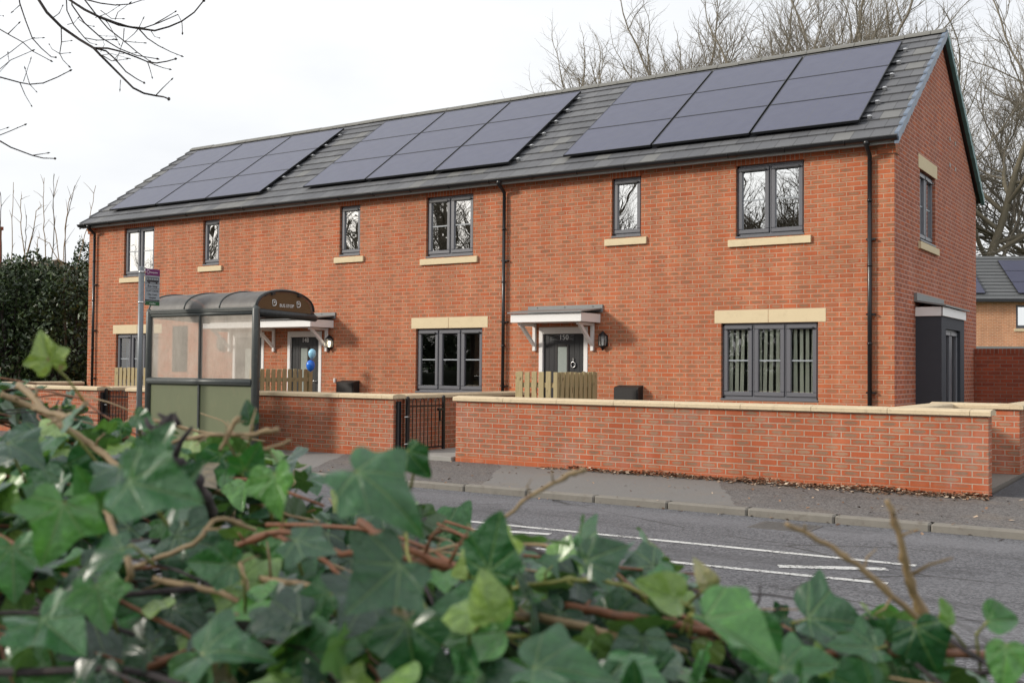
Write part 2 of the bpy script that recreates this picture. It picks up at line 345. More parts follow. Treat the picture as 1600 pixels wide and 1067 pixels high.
def litter():
    g=G('leaf_litter'); a=g.n('ShaderNodeVertexColor',layer_name='tone'); x=g.sep(a.outputs[0])
    cr=g.n('ShaderNodeValToRGB'); e=cr.color_ramp.elements; e[0].color=(.09,.05,.03,1); e[1].color=(.6,.5,.38,1); q=e.new(.5); q.color=(.25,.14,.08,1); g.put(cr.inputs[0],x[0])
    return g.end(g.pr(cr.outputs[0],.8))
mt['litter']=litter()
# ------------------------------------------------------------------ world and sun
SUN_EL,SUN_AZ=math.radians(23),math.radians(45)     # sun behind left shoulder: direction (-x,-y)
w=bpy.data.worlds.new('World'); sc.world=w; w.use_nodes=True; nt=w.node_tree; nt.nodes.clear()
o=nt.nodes.new('ShaderNodeOutputWorld'); bg=nt.nodes.new('ShaderNodeBackground'); sky=nt.nodes.new('ShaderNodeTexSky'); sky.sky_type='NISHITA'; sky.sun_disc=False
sky.sun_elevation=SUN_EL; sky.sun_rotation=math.radians(225); sky.air_density=1.2; sky.dust_density=3
tc=nt.nodes.new('ShaderNodeTexCoord'); mp=nt.nodes.new('ShaderNodeMapping'); mp.inputs['Scale'].default_value=(1,1,2.6); mp.inputs['Location'].default_value=(.35,.2,.1)
n1=nt.nodes.new('ShaderNodeTexNoise'); n1.inputs['Scale'].default_value=2.6; n1.inputs['Detail'].default_value=5; n1.inputs['Roughness'].default_value=.5
cr=nt.nodes.new('ShaderNodeValToRGB'); e=cr.color_ramp.elements; e[0].position=.33; e[0].color=(6.4,6.55,6.8,1); e[1].position=.62; e[1].color=(7.75,7.8,7.85,1)
mx=nt.nodes.new('ShaderNodeMix'); mx.data_type='RGBA'; mx.inputs[0].default_value=.93
L=nt.links.new; L(tc.outputs['Generated'],mp.inputs[0]); L(mp.outputs[0],n1.inputs['Vector']); L(n1.outputs[0],cr.inputs[0]); L(sky.outputs[0],mx.inputs[6]); L(cr.outputs[0],mx.inputs[7]); L(mx.outputs[2],bg.inputs[0]); bg.inputs[1].default_value=.1; L(bg.outputs[0],o.inputs[0])
sd=bpy.data.lights.new('sun','SUN'); sd.energy=2.1; sd.angle=math.radians(8.0); sd.color=(1,.93,.82); so=bpy.data.objects.new('sun',sd); C.objects.link(so)
dirv=Vector((-math.cos(SUN_AZ)*math.cos(SUN_EL),-math.sin(SUN_AZ)*math.cos(SUN_EL),math.sin(SUN_EL))); so.rotation_euler=dirv.to_track_quat('Z','Y').to_euler(); so.location=(0,-20,20)
sc.view_settings.view_transform='Standard'; sc.view_settings.look='None'; sc.view_settings.exposure=.55; sc.view_settings.gamma=1
sc.cycles.max_bounces=6; sc.cycles.transparent_max_bounces=16; sc.cycles.use_denoising=True
# ------------------------------------------------------------------ ground
def struct(mb,name,mat): return tag(mb.build(name,mat),kind='structure')
def sheet(x0,y0,x1,y1,z0,z1=None,nx=1,ny=1):
    m=MB(); z1=z0 if z1 is None else z1
    for i in range(nx+1):
        for j in range(ny+1): t=j/ny; m.v.append((x0+(x1-x0)*i/nx,y0+(y1-y0)*t,z0+(z1-z0)*t))
    for i in range(nx):
        for j in range(ny): a=i*(ny+1)+j; m.f.append((a,a+ny+1,a+ny+2,a+1)); m.sm.append(False)
    return m
struct(sheet(-600,-600,600,600,-.30),'ground',mt['grass'])
struct(sheet(-300,-14.6,300,-5.85,-.20),'road',mt['road'])
struct(sheet(-300,-5.85,300,-3.70,-.122,-.06),'pavement',mt['pave'])
struct(sheet(1.95,-3.70,7.2,12,-.062,.03),'driveway',mt['drive'])
gm=MB(); gm.box(-20.2,-3.75,-.4,1.9,0.0,-.02); struct(gm,'garden_ground',mt['gravel'])
gm=MB()
for i in range(6): gm.bbox(-6.55,-3.9+i*.62,-.1,-5.45,-3.9+i*.62+.605,.0,.006)
for i in range(6): gm.bbox(-13.95,-3.9+i*.62,-.1,-13.12,-3.9+i*.62+.605,.0,.006)
struct(gm,'garden_path',mt['flag'])
gm=MB(); gm.box(-40,8,-.3,-20.3,30,-.1); struct(gm,'back_ground',mt['earth'])
km=MB(); x=-40.3; r2=random.Random(3)
while x<30:
    zt=-.118+r2.uniform(-.006,.006); km.bbox(x+.004,-5.985,-.35,x+.910,-5.853,zt,.018); x+=.915
struct(km,'kerb',mt['kerb'])
km=MB(); x=-40.3
while x<30: km.bbox(x+.004,-14.72,-.35,x+.91,-14.6,-.11,.018); x+=.915
km.box(-60,-19.8,-.35,60,-14.72,-.13); struct(km,'near_verge',mt['earth'])
def stripe(m,a,b,wd,z=-.196):
    a,b=Vector((*a,0)),Vector((*b,0)); t=(b-a).normalized(); n=Vector((-t.y,t.x,0))*wd/2; r3=random.Random(5)
    k=max(1,int((b-a).length/.25)); L1=[];
    for i in range(k+1):
        p=a+(b-a)*i/k; L1+=[p+n*(1+r3.uniform(-.08,.08)),p-n*(1+r3.uniform(-.08,.08))]
    m.add([(p.x,p.y,z) for p in L1],[(2*i,2*i+1,2*i+3,2*i+2) for i in range(k)])
pm=MB()
stripe(pm,(-2.32,-8.06),(2.1,-7.93),.085); stripe(pm,(-2.1,-9.12),(-.9,-9.03),.085); stripe(pm,(-.75,-9.02),(2.1,-8.80),.085)
stripe(pm,(-1.95,-8.50),(-1.05,-8.28),.11); stripe(pm,(1.22,-8.60),(1.95,-8.22),.12)
stripe(pm,(3.2,-8.55),(5.2,-8.45),.1); stripe(pm,(-9,-8.7),(-5,-8.5),.1); stripe(pm,(-16,-8.6),(-12,-8.6),.1)
struct(pm,'road_markings',mt['paint'])
ym=MB(); stripe(ym,(-14,-6.25),(-6.9,-6.25),.09); struct(ym,'yellow_road_line',plain('yellow_road_paint',(.50,.36,.10),.7,.2,20))
# utility cover in the road
cv=MB(); cv.bbox(.25,-6.75,-.22,.85,-6.25,-.194,.004)
for i in range(6): cv.box(.30,-6.70+i*.075,-.2,.80,-6.675+i*.075,-.190)
tag(cv.build('manhole_cover',plain('worn_iron_cover',(.10,.095,.09),.7,.3,20)),'worn rectangular access cover set in the road near the kerb','manhole cover')
# leaf litter along the wall foot
def scatter_litter():
    r=random.Random(11); v=[];f=[];t=[]
    for i in range(2600):
        if r.random()<.93:
            X=-3.9+5.9*(r.random()**.75); wd=.16 if X<-1 else .26; Y=-3.885-abs(r.gauss(0,wd*.5)); 
        else: X=r.uniform(-7,3.5); Y=r.uniform(-6.2,-3.95) if r.random()<.8 else r.uniform(-6.1,-5.98)
        base=-.06-(-3.7-Y)*.029 if Y>-5.85 else (-.118 if Y>-5.985 else -.2)
        hump=.06*math.exp(-((-3.885-Y)/.12)**2)*(.4+.6*math.sin(X*2.3)**2) if X>-3.5 else 0
        s=r.uniform(.012,.034); a=r.uniform(0,6.28); tl=r.uniform(-.7,.7); e1=Vector((math.cos(a),math.sin(a),tl*.6))*s; e2=Vector((-math.sin(a),math.cos(a),r.uniform(-.5,.5)))*s*.6
        c=Vector((X,Y,base+.008+hump*r.random())); n=len(v); v+=[c-e1,c-e2+Vector((0,0,s*.2)),c+e1,c+e2]; f.append((n,n+1,n+2,n+3)); q=r.random()**1.6; t+=[q]*4
    me=bpy.data.meshes.new('leaf_litter'); me.from_pydata(v,[],f); me.materials.append(mt['litter'])
    at_=me.color_attributes.new('tone','FLOAT_COLOR','POINT'); at_.data.foreach_set('color',[c for q in t for c in (q,q,q,1)])
    ob=bpy.data.objects.new('leaf_litter',me); C.objects.link(ob); tag(ob,'dry brown leaf litter gathered along the foot of the garden wall','leaf litter',kind='stuff')
scatter_litter()
# ------------------------------------------------------------------ the terrace
house=thing('terraced_house','long red brick terrace with dark tiled roof and grey windows','house')
B=6.6; XL=-19.88; RY=B/2; S=math.tan(math.radians(35.5)); EY,EZ=-.24,4.865
RZ=EZ+(RY-EY)*S
def wall_cells(m,plane,a0,a1,z0,z1,ops,y,rev,inv=False):
    # plane 'Y': wall in x,z at y ; plane 'X': wall in y,z at x
    A=sorted(set([a0,a1]+[o[0] for o in ops]+[o[1] for o in ops])); Z=sorted(set([z0,z1]+[o[2] for o in ops]+[o[3] for o in ops]))
    P=(lambda a,z,d=0:(a,y+d,z)) if plane=='Y' else (lambda a,z,d=0:(y-d,a,z))
    for i in range(len(A)-1):
        for j in range(len(Z)-1):
            ac,zc=(A[i]+A[i+1])/2,(Z[j]+Z[j+1])/2
            if any(o[0]<ac<o[1] and o[2]<zc<o[3] for o in ops): continue
            m.add([P(A[i],Z[j]),P(A[i+1],Z[j]),P(A[i+1],Z[j+1]),P(A[i],Z[j+1])],[(0,1,2,3)])
    for o in ops:
        x0,x1,q0,q1=o
        for (p,q) in (((x0,q0),(x1,q0)),((x1,q0),(x1,q1)),((x1,q1),(x0,q1)),((x0,q1),(x0,q0))):
            m.add([P(*p),P(*q),P(*q,rev),P(*p,rev)],[(0,1,2,3)])
GW=[(-18.74,-17.12),(-9.253,-7.634),(-2.793,-1.169)]
UW=[(-18.478,-17.338),(-9.022,-7.875),(-2.543,-1.397)]
SW=[(-15.59,-15.04),(-11.327,-10.76),(-4.86,-4.283)]
DR=[(-14.53,-13.53),(-12.807,-11.80),(-6.357,-5.326)]
ops=[(a,b,.83,2.1) for a,b in GW]+[(a,b,3.496,4.703) for a,b in UW]+[(a,b,3.645,4.703) for a,b in SW]+[(a,b,0.0,2.088) for a,b in DR]
m=MB(); wall_cells(m,'Y',XL,0,-.4,4.83,ops,0,.11)
m.add([(XL,B,-.4),(0,B,-.4),(0,B,4.83),(XL,B,4.83)],[(0,1,2,3)])
m.add([(XL,0,-.4),(XL,B,-.4),(XL,B,4.83),(XL,RY,RZ-.12),(XL,0,4.83)],[(0,4,3,2,1)])
# corbelled brick corners under the eaves
for xa,xb in ((-.235,.03),(XL-.03,XL+.235)):
    m.box(xa,-.03,4.655,xb,.2,4.728); m.box(xa,-.06,4.730,xb,.2,4.80)
m.build('wall',mt['brick'],house,fix=False)
SWIN=(1.68,2.84,3.49,4.69)
m=MB(); wall_cells(m,'X',0,B,-.4,4.83,[SWIN],0,.12)
m.add([(0,0,4.83),(0,B,4.83),(0,B,4.86),(0,RY,RZ-.14),(0,0,4.86)],[(0,1,2,3,4)])
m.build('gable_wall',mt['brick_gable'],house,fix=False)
# soldier courses over the upper windows
for a,b in UW+SW: MB().box(a-.02,-.003,4.705,b+.02,.05,4.825).build('soldier_course',mt['soldier'],house)
# interior partition behind the windows
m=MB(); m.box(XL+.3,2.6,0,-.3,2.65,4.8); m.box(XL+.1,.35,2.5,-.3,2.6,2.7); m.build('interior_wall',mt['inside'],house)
for xx in (-16.5,-14.9,-10.2,-7.1,-3.5): pass
# air vents in the gable
for (yy,zz) in ((4.06,5.62),(4.55,5.62),(4.06,5.13),(4.55,5.13)):
    MB().box(-.02,yy-.05,zz-.035,.006,yy+.05,zz+.035).build('air_vent',mt['brownpanel'],house)
# roof: stepped tile courses
def slope(m,x0,x1,ey,ez,ry,rz,n=13,t=.028):
    dy,dz=(ry-ey)/n,(rz-ez)/n; L_=math.hypot(dy,dz); ny,nz=-dz/L_*(1 if dy>0 else -1),abs(dy)/L_
    ny=-abs(dz)/L_*(1 if ry>ey else -1)
    pts=[]
    for i in range(n):
        a=(ey+dy*i,ez+dz*i); b=(ey+dy*(i+1),ez+dz*(i+1))
        lo=(a[0]+ny*t,a[1]+nz*t); hi=(b[0]+ny*.004,b[1]+nz*.004)
        pts+=[lo,hi]
    m.add([(x,p[0],p[1]) for x in (x0,x1) for p in [(ey,ez-.012)]+pts],[(i,i+1,2*n+1+i+1,2*n+1+i) for i in range(2*n)])
    for x in (x0,x1):
        m.add([(x,p[0],p[1]) for p in [(ey,ez-.012)]+pts+[(ry,rz-.03)]],[tuple(range(2*n+2))])
m=MB(); slope(m,XL-.06,.10,EY,EZ,RY,RZ); slope(m,XL-.06,.10,B-EY,EZ,RY,RZ)
m.add([(XL-.05,EY+.01,EZ-.03),(.09,EY+.01,EZ-.03),(.09,RY,RZ-.03),(XL-.05,RY,RZ-.03)],[(0,1,2,3)])
m.add([(XL-.05,B-EY-.01,EZ-.03),(.09,B-EY-.01,EZ-.03),(.09,RY,RZ-.03),(XL-.05,RY,RZ-.03)],[(0,1,2,3)])
roof=m.build('roof',mt['tile'],house,fix=False)
m=MB(); x=XL-.07; rr=random.Random(2)
while x<.08:
    x2=min(x+.45,.11); dz=rr.uniform(-.004,.006)
    m.prism([(RY-.13,RZ-.045+dz),(RY-.115,RZ-.01+dz),(RY-.03,RZ+.052+dz),(RY+.03,RZ+.052+dz),(RY+.115,RZ-.01+dz),(RY+.13,RZ-.045+dz)],x+.004,x2-.006); x=x2
m.build('ridge_tiles',mt['ridge'],roof)
def verge(x0,x1,name,mat,front):
    m=MB(); n=13
    for i in range(n):
        a=i/n; b=(i+1.02)/n
        if front: ya,za,yb,zb=EY+(RY-EY)*a,EZ+(RZ-EZ)*a,EY+(RY-EY)*b,EZ+(RZ-EZ)*b
        else: ya,za,yb,zb=(B-EY)+(RY-(B-EY))*a,EZ+(RZ-EZ)*a,(B-EY)+(RY-(B-EY))*b,EZ+(RZ-EZ)*b
        m.add([(x,*p) for x in (x0,x1) for p in [(ya,za-.115),(ya,za+.060),(yb,zb+.022),(yb,zb-.085)]],[(0,1,2,3),(4,7,6,5),(0,4,5,1),(1,5,6,2),(2,6,7,3),(3,7,4,0)])
    m.build(name,mat,roof)
verge(.06,.125,'verge_caps',mt['verge'],True); verge(.06,.125,'verge_caps',mt['vergeteal'],False)
verge(XL-.085,XL-.03,'verge_caps',mt['tile'],True); verge(XL-.085,XL-.03,'verge_caps',mt['tile'],False)
m=MB(); m.add([(.058,-.22,4.80),(.058,RY,RZ-.13),(.058,RY,RZ-.05),(.058,-.22,4.88),(.003,-.22,4.80),(.003,RY,RZ-.13),(.003,RY,RZ-.05),(.003,-.22,4.88)],[(0,1,2,3),(0,4,5,1),(3,2,6,7)])
m.add([(.058,B+.22,4.80),(.058,RY,RZ-.13),(.058,RY,RZ-.05),(.058,B+.22,4.88),(.003,B+.22,4.80),(.003,RY,RZ-.13)],[(0,1,2,3),(0,4,5,1)])
m.build('barge_board',mt['black'],roof)
# eaves
m=MB(); m.box(XL-.04,-.165,4.80,.03,-.003,4.86); m.build('soffit',mt['soffit'],house)
m=MB(); m.box(XL-.04,-.185,4.772,.05,-.166,4.885); m.build('fascia',mt['fasciagrey'],house)
def gutter(x0,x1,yb,z,outy,name='gutter'):
    m=MB(); prof=[]
    for i in range(9): a=PI+PI*i/8; prof.append((yb+outy*(.058+.056*math.cos(a)) ,z+.056*math.sin(a)*1.05))
    vs=[(x,*p) for x in (x0,x1) for p in prof]; m.add(vs,[(i,i+1,9+i+1,9+i) for i in range(8)],True)
    for xx in (x0,x1): m.add([(xx,*p) for p in prof],[tuple(range(9))])
    m.box(x0,yb+outy*.113,z-.006,x1,yb+outy*.120,z+.006)
    x=x0+.3
    while x<x1: m.tube([(x,yb+outy*(.058+.062*math.cos(a)),z+.066*math.sin(a)) for a in [PI+PI*i/8 for i in range(9)]],.007,4); x+=.95
    x=x0+1.9
    while x<x1:
        p2=[(yb+outy*(.058+.064*math.cos(a)),z+.064*math.sin(a)) for a in [PI+PI*i/8 for i in range(9)]]
        m.add([(xx,*p) for xx in (x-.05,x+.05) for p in p2],[(i,i+1,9+i+1,9+i) for i in range(8)]); x+=3.9
    return m.build(name,mt['black'],house)
gutter(XL-.1,.11,-.188,4.862,-1)
gutter(XL-.1,.11,B+.188,4.845,1)
def downpipe(X,zb=0.0):
    m=MB(); yo=-.062; m.tube([(X,-.245,4.80),(X,-.245,4.76),(X,-.15,4.70),(X,yo,4.63),(X,yo,4.5)],.034,10); m.tube([(X,yo,4.55),(X,yo,zb)],.034,10)
    m.lathe((X,-.245,4.76),[(.035,0),(.05,.02),(.05,.06),(.04,.08)],12)
    for z in (3.95,2.95,1.75,.6): 
        m.lathe((X,yo,z),[(.034,-.02),(.040,-.02),(.040,.02),(.034,.02)],10)
    m.build('downpipe',mt['black'],house)
    for z in (3.35,2.2,1.0): c=MB(); c.box(X-.055,yo-.01,z-.012,X+.085,-.001,z+.012); c.build('pipe_clip',mt['black'],house)
downpipe(-19.58); downpipe(-7.115); downpipe(-.352)
# windows
def window(a,b,z0,z1,lights,kind,parent=house,plane='Y',y=0,refl='glass',bar=True,sillx=.12,stone=True,lint=False,glz='glass'):
    T=(lambda p:p) if plane=='Y' else None
    fr=MB(); y0,y1=.06,.125
    fw_=.045; cz=z0+.045
    fr.bbox(a,y0,z0+.03,b,y1,cz+fw_*.6,.004); fr.bbox(a,y0,z1-fw_,b,y1,z1-.001,.004)
    fr.bbox(a+.001,y0,z0+.03,a+fw_,y1,z1-.002,.004); fr.bbox(b-fw_,y0,z0+.03,b-.001,y1,z1-.002,.004)
    # plastic cill
    fr.bbox(a-.005,-.012,z0+.002,b+.005,y1,z0+.036,.006)
    w_=(b-a)/lights; panes=[]; sh=MB(); bars=[]; hds=[]
    for i in range(lights):
        x0=a+w_*i+(.018 if i else .030); x1=a+w_*(i+1)-(.018 if i<lights-1 else .030)
        if i: fr.bbox(a+w_*i-.012,y0+.004,z0+.05,a+w_*i+.012,y1,z1-.03,.003)
        q0=z0+.075; q1=z1-.030; s=.072; ys=y0-.018
        for (A0,A1,Q0,Q1) in ((x0,x1,q0,q0+s),(x0,x1,q1-s,q1),(x0,x0+s,q0+s,q1-s),(x1-s,x1,q0+s,q1-s)):
            sh.bbox(A0,ys,Q0,A1,y1-.01,Q1,.010)
        panes.append((x0+s,x1-s,q0+s,q1-s))
        if bar: zc=(q0+q1)/2-.0; bars.append(MB().box(x0+s,ys+.026,zc-.011,x1-s,ys+.034,zc+.011))
        if kind!='fixed' and not (lights==3 and i==1):
            hd=MB(); hds.append(hd); hd.box(x0+s*.7,ys-.022,q1-s-.008,x1-s*.75,ys+.0,q1-s+.012); hd.tube([(x1-s*.8,ys-.03,q1-s+.01),(x1-s*.8,ys,q1-s+.01)],.016,8)
    W=fr; W.v+=[]; n=len(W.v); W.f+=[tuple(i+n for i in f) for f in sh.f]; W.v+=sh.v; W.sm+=sh.sm
    def tr(mb):
        if plane=='X': mb.v=[(y-p[1],p[0],p[2]) for p in mb.v]
        else: mb.v=[(p[0],y+p[1],p[2]) for p in mb.v]
        return mb
    wo=tr(W).build('window',mt['upvc'],parent)
    for p in panes:
        g=MB(); g.box(p[0]-.004,y0+.016,p[2]-.004,p[1]+.004,y0+.022,p[3]+.004); g=MB().add([(p[0],y0+.016,p[2]),(p[1],y0+.016,p[2]),(p[1],y0+.016,p[3]),(p[0],y0+.016,p[3])],[(0,1,2,3)])
        tr(g).build('pane',mt[glz],wo,fix=False)
    for q in bars: tr(q).build('glazing_bar',mt['signgrey'],wo)
    for q in hds: tr(q).build('trickle_vent',mt['black'],wo)
    if stone:
        s=MB(); s.prism([(-.045,z0-.135),(-.045,z0-.022),(.06,z0+.0),(.06,z0-.135)],a-sillx+.0,b+sillx)
        s.v=[(p[0],p[1],p[2]) for p in s.v]; tr(s).build('sill',mt['stone'],wo)
    if lint:
        l=MB(); c=(a+b)/2
        if lights==3: l.bbox(a-.115,-.006,z1+.003,c-.003,.09,z1+.215,.003); l.bbox(c+.003,-.006,z1+.003,b+.125,.09,z1+.215,.003)
        else: l.bbox(a-.11,-.006,z1+.003,b+.13,.09,z1+.235,.003)
        tr(l).build('lintel',mt['stone'],wo)
    return wo
gw=[window(a,b,.83,2.1,3,'c',stone=False,lint=True,glz='glassg') for a,b in GW]
for a,b in UW: window(a,b,3.496,4.703,2,'c')
for a,b in SW: window(a,b,3.645,4.703,1,'c',bar=False)
window(SWIN[0],SWIN[1],SWIN[2],SWIN[3],2,'c',plane='X',lint=True)
# blinds behind the right-hand ground window
bl=MB(); rb=random.Random(4)
for i in range(15):
    x=-2.66+i*.098; lean=rb.uniform(-.02,.02); bl.add([(x-.022+0,.135,2.02),(x+.026,.150,2.02),(x+.026+lean,.15+rb.uniform(-.005,.01),.93),(x-.024+lean-.01,.135,.93)],[(0,1,2,3)])
bl.build('vertical_blind',mt['blind'],gw[2],fix=False)
c=MB()
for i in range(14):
    x=-18.7+i*.03; c.add([(x,.28+.02*(i%2),.9),(x+.03,.28+.02*((i+1)%2),.9),(x+.03,.28+.02*((i+1)%2),2.05),(x,.28+.02*(i%2),2.05)],[(0,1,2,3)])
c.build('curtain',mt['curtain'],gw[0],fix=False)
# doors
def door(a,b,number,knocker,seed):
    d=MB(); d.bbox(a,-.012,0,a+.085,.09,2.086,.006); d.bbox(b-.085,-.012,0,b,.09,2.086,.006); d.bbox(a+.085,-.012,1.965,b-.085,.09,2.086,.006)
    leaf=MB(); x0,x1=a+.09,b-.09; leaf.box(x0,.035,.03,x1,.085,1.96)
    for i in range(1,8):
        x=x0+(x1-x0)*i/8
        if abs(i-4)>1: leaf.box(x-.004,.031,.1,x+.004,.035,1.92)
    lo=leaf.build('door',mt['door'],house)
    d.build('door_frame',mt['white'],lo)
    mid=(x0+x1)/2-.03; q=MB()
    for (A0,A1,Q0,Q1) in ((mid-.14,mid-.095,.35,1.77),(mid+.095,mid+.14,.35,1.77),(mid-.095,mid+.095,1.725,1.77),(mid-.095,mid+.095,.35,.395)): q.bbox(A0,.018,Q0,A1,.035,Q1,.006)
    q.build('glazing_surround',mt['blackmat'],lo)
    MB().box(mid-.095,.026,.395,mid+.095,.034,1.725).build('door_glass',plain('frosted_glass',(.30,.33,.31),.25,.15,30) if 'fg' not in mt else mt['fg'],lo)
    if knocker:
        k=MB(); k.tube([(x1-.22+.045*math.cos(t),.015,1.40+.05*math.sin(t)) for t in [i*PI/8 for i in range(17)]],.012,6); k.box(x1-.232,.012,1.44,x1-.208,.034,1.52); k.build('knocker',mt['chrome'],lo)
    h=MB(); h.tube([(x1-.05,.03,1.02),(x1-.05,-.02,1.02),(x1-.17,-.025,1.02)],.011,8); h.build('door_handle',mt['chrome'],lo)
    if number: text_mesh('door_number',number,.135,mt['wtext'],lo,Matrix.Translation((mid+.03,.028,1.855))@Matrix.Rotation(PI/2,4,'X'))
    return lo
mt['fg']=plain('frosted_glass',(.30,.34,.32),.25,.15,30)
door(*DR[0],None,False,1); door(*DR[1],'148',False,2); door(*DR[2],'150',True,3)
tr_=MB()
for i in range(9):
    pts=[(-6.13+t*.5,.027,1.845+.012*i+.012*math.sin(t*9+i*.8)) for t in [j/10 for j in range(11)]]; 
    if i%2==0: tr_.tube(pts,.0022,4)
tr_.build('engraved_grain_panel',mt['signgrey'],[o for o in house.children if o.name.startswith('door')][2])
def canopy(a,b,brs):
    f=MB(); f.bbox(a,-.70,2.15,b,-.675,2.305,.004); f.bbox(b-.025,-.674,2.15,b,-.004,2.305,.004); f.bbox(a,-.674,2.15,a+.025,-.004,2.305,.004); f.box(a+.026,-.67,2.158,b-.026,-.004,2.175)
    fo=f.build('canopy',mt['white'],house)
    r=MB(); r.add([(a-.04,-.75,2.308),(b+.03,-.75,2.308),(b+.03,-.002,2.39),(a-.04,-.002,2.39),(a-.04,-.75,2.33),(b+.03,-.75,2.33),(b+.03,-.002,2.415),(a-.04,-.002,2.415)],[(0,3,2,1),(4,5,6,7),(0,1,5,4),(1,2,6,5),(2,3,7,6),(3,0,4,7)])
    r.bbox(a-.06,-.03,2.34,b+.055,-.002,2.475,.004)
    for t in (.1,.5,.9): r.tube([(a+(b-a)*t,-.045,2.445),(a+(b-a)*t,-.03,2.445)],.01,6)
    r.build('canopy_roof',mt['lead'],fo)
    for X in brs:
        k=MB(); k.bbox(X-.032,-.055,1.65,X+.032,-.003,2.149,.006); k.bbox(X-.030,-.56,2.10,X+.030,-.055,2.149,.006)
        pts=[(-.055,1.73),(-.055,1.80),(-.42,2.10),(-.50,2.10),(-.50,2.085)]
        k.prism(pts,X-.026,X+.026); k.build('bracket',mt['white'],fo)
canopy(-6.53,-5.07,(-6.44,-5.22)); canopy(-14.73,-11.46,(-14.62,-13.21,-11.64))
# side porch
p=MB(); p.add([(0,1.36,0),(.40,1.36,0),(.40,1.36,2.24),(0,1.36,2.24)],[(0,1,2,3)]); PW=(1.70,2.86,.0,2.03)
wall_cells(p,'X',1.36,3.20,0,2.24,[PW],.40,.10); p.add([(0,3.20,0),(.40,3.20,0),(.40,3.20,2.24),(0,3.20,2.24)],[(0,1,2,3)])
po=p.build('side_porch',mt['render'],house,fix=False)
f=MB(); f.bbox(0.002,1.33,2.225,.425,1.359,2.375,.004); f.bbox(.402,1.33,2.225,.43,3.235,2.375,.004); f.bbox(.002,3.205,2.225,.43,3.235,2.375,.004); f.build('porch_fascia',mt['white'],po)
f=MB(); f.add([(0,1.28,2.46),(.48,1.28,2.378),(.48,3.28,2.378),(0,3.28,2.46),(0,1.28,2.49),(.48,1.28,2.402),(.48,3.28,2.402),(0,3.28,2.49)],[(0,1,2,3),(4,7,6,5),(0,4,5,1),(1,5,6,2),(2,6,7,3),(3,7,4,0)]); f.box(.002,1.25,2.46,.05,3.3,2.60); f.build('porch_roof',mt['lead'],po)
window(1.70,2.86,.0,2.03,2,'fixed',parent=po,plane='X',y=.40,bar=False,stone=False,glz='glassg')
# fittings on the walls
def lamp(X,lit,lab):
    t=thing('wall_lamp',lab,'wall lamp',(X,0,1.83),0,'half lanterns beside the front doors')
    b=MB(); b.lathe((0,-.052,0),[(.0,.175),(.02,.165),(.03,.15),(.075,.105),(.085,.095),(.085,.085),(.0,.085)],8); b.lathe((0,-.052,0),[(.0,-.175),(.018,-.165),(.03,-.14),(.065,-.10),(.08,-.085),(.0,-.085)],8)
    b.box(-.075,-.012,-.1,.075,0,.1)
    for k in range(8):
        a=2*PI*(k+.5)/8*1.0
        if math.sin(2*PI*k/8)<.3: b.tube([(.082*math.cos(2*PI*k/8),-.052+.082*math.sin(2*PI*k/8),.088),(.074*math.cos(2*PI*k/8),-.052+.074*math.sin(2*PI*k/8),-.088)],.006,4)
    b.build('lantern_body',mt['black'],t); MB().lathe((0,-.052,0),[(.077,.087),(.070,-.087)],8,smooth=False).build('lantern_glass',mt['clear'],t,fix=False)
    MB().lathe((0,-.052,0),[(.0,.05),(.022,.035),(.026,.0),(.018,-.045),(.015,-.085)],10).build('bulb',mt['bulb'] if lit else mt['wtext'],t)
lamp(-4.995,False,'unlit black half lantern on the brick beside door 150')
lamp(-11.535,True,'lit black half lantern on the brick right of door 148')
lamp(-14.89,False,'black half lantern seen through the bus shelter glazing')
def meter(X,lab):
    t=thing('meter_box',lab,'meter box',(X,0,0),0,'black meter boxes on the front wall')
    b=MB(); b.prism([(-.19,.45),(-.19,1.0),(-.17,1.02),(0,1.05),(0,.45)],-.235,.235); b.build('box_body',mt['blackmat'],t)
    l=MB(); l.bbox(-.215,-.205,.47,.215,-.191,.985,.006); l.build('box_lid',mt['blackmat'],t)
meter(-4.46,'black meter box on the wall right of the picket fence by door 150'); meter(-10.96,'black meter box on the wall left of the middle ground floor window')
tp=MB(); tp.bbox(-11.03-.2,-.05,1.02,-10.99-.2,0,1.10,.004); tp=MB().bbox(-11.42,-.04,1.0,-11.38,0,1.09,.006); tag(tp.build('cable_box',mt['white']),'tiny white cable entry box on the brick right of door 148','cable box')
# ------------------------------------------------------------------ solar panels
PVN=Vector((0,-math.sin(math.radians(35.5)),math.cos(math.radians(35.5)))); PVU=Vector((0,math.cos(math.radians(35.5)),math.sin(math.radians(35.5))))
def pv_proto():
    t=thing('solar_panel','x','solar panel'); a,b=.885,.5625
    MB().box(-a+.014,-b+.014,-.03,a-.014,b-.014,0.0).build('cell_sheet',mt['pv'],t)
    f=MB()
    for q in ((-a,-b,a,-b+.014),(-a,b-.014,a,b),(-a,-b+.014,-a+.014,b-.014),(a-.014,-b+.014,a,b-.014)): f.box(q[0],q[1],-.035,q[2],q[3],.003)
    f.build('panel_frame',mt['pvframe'],t); return t
proto=pv_proto(); first=True
blocks=[('left',-19.27,.118),('middle',-12.545,.118),('right',-5.955,.118)]
rot=Matrix((Vector((1,0,0)),PVU,PVN)).transposed()
rowl=['bottom row','middle row','top row']; coll=['left','centre','right']
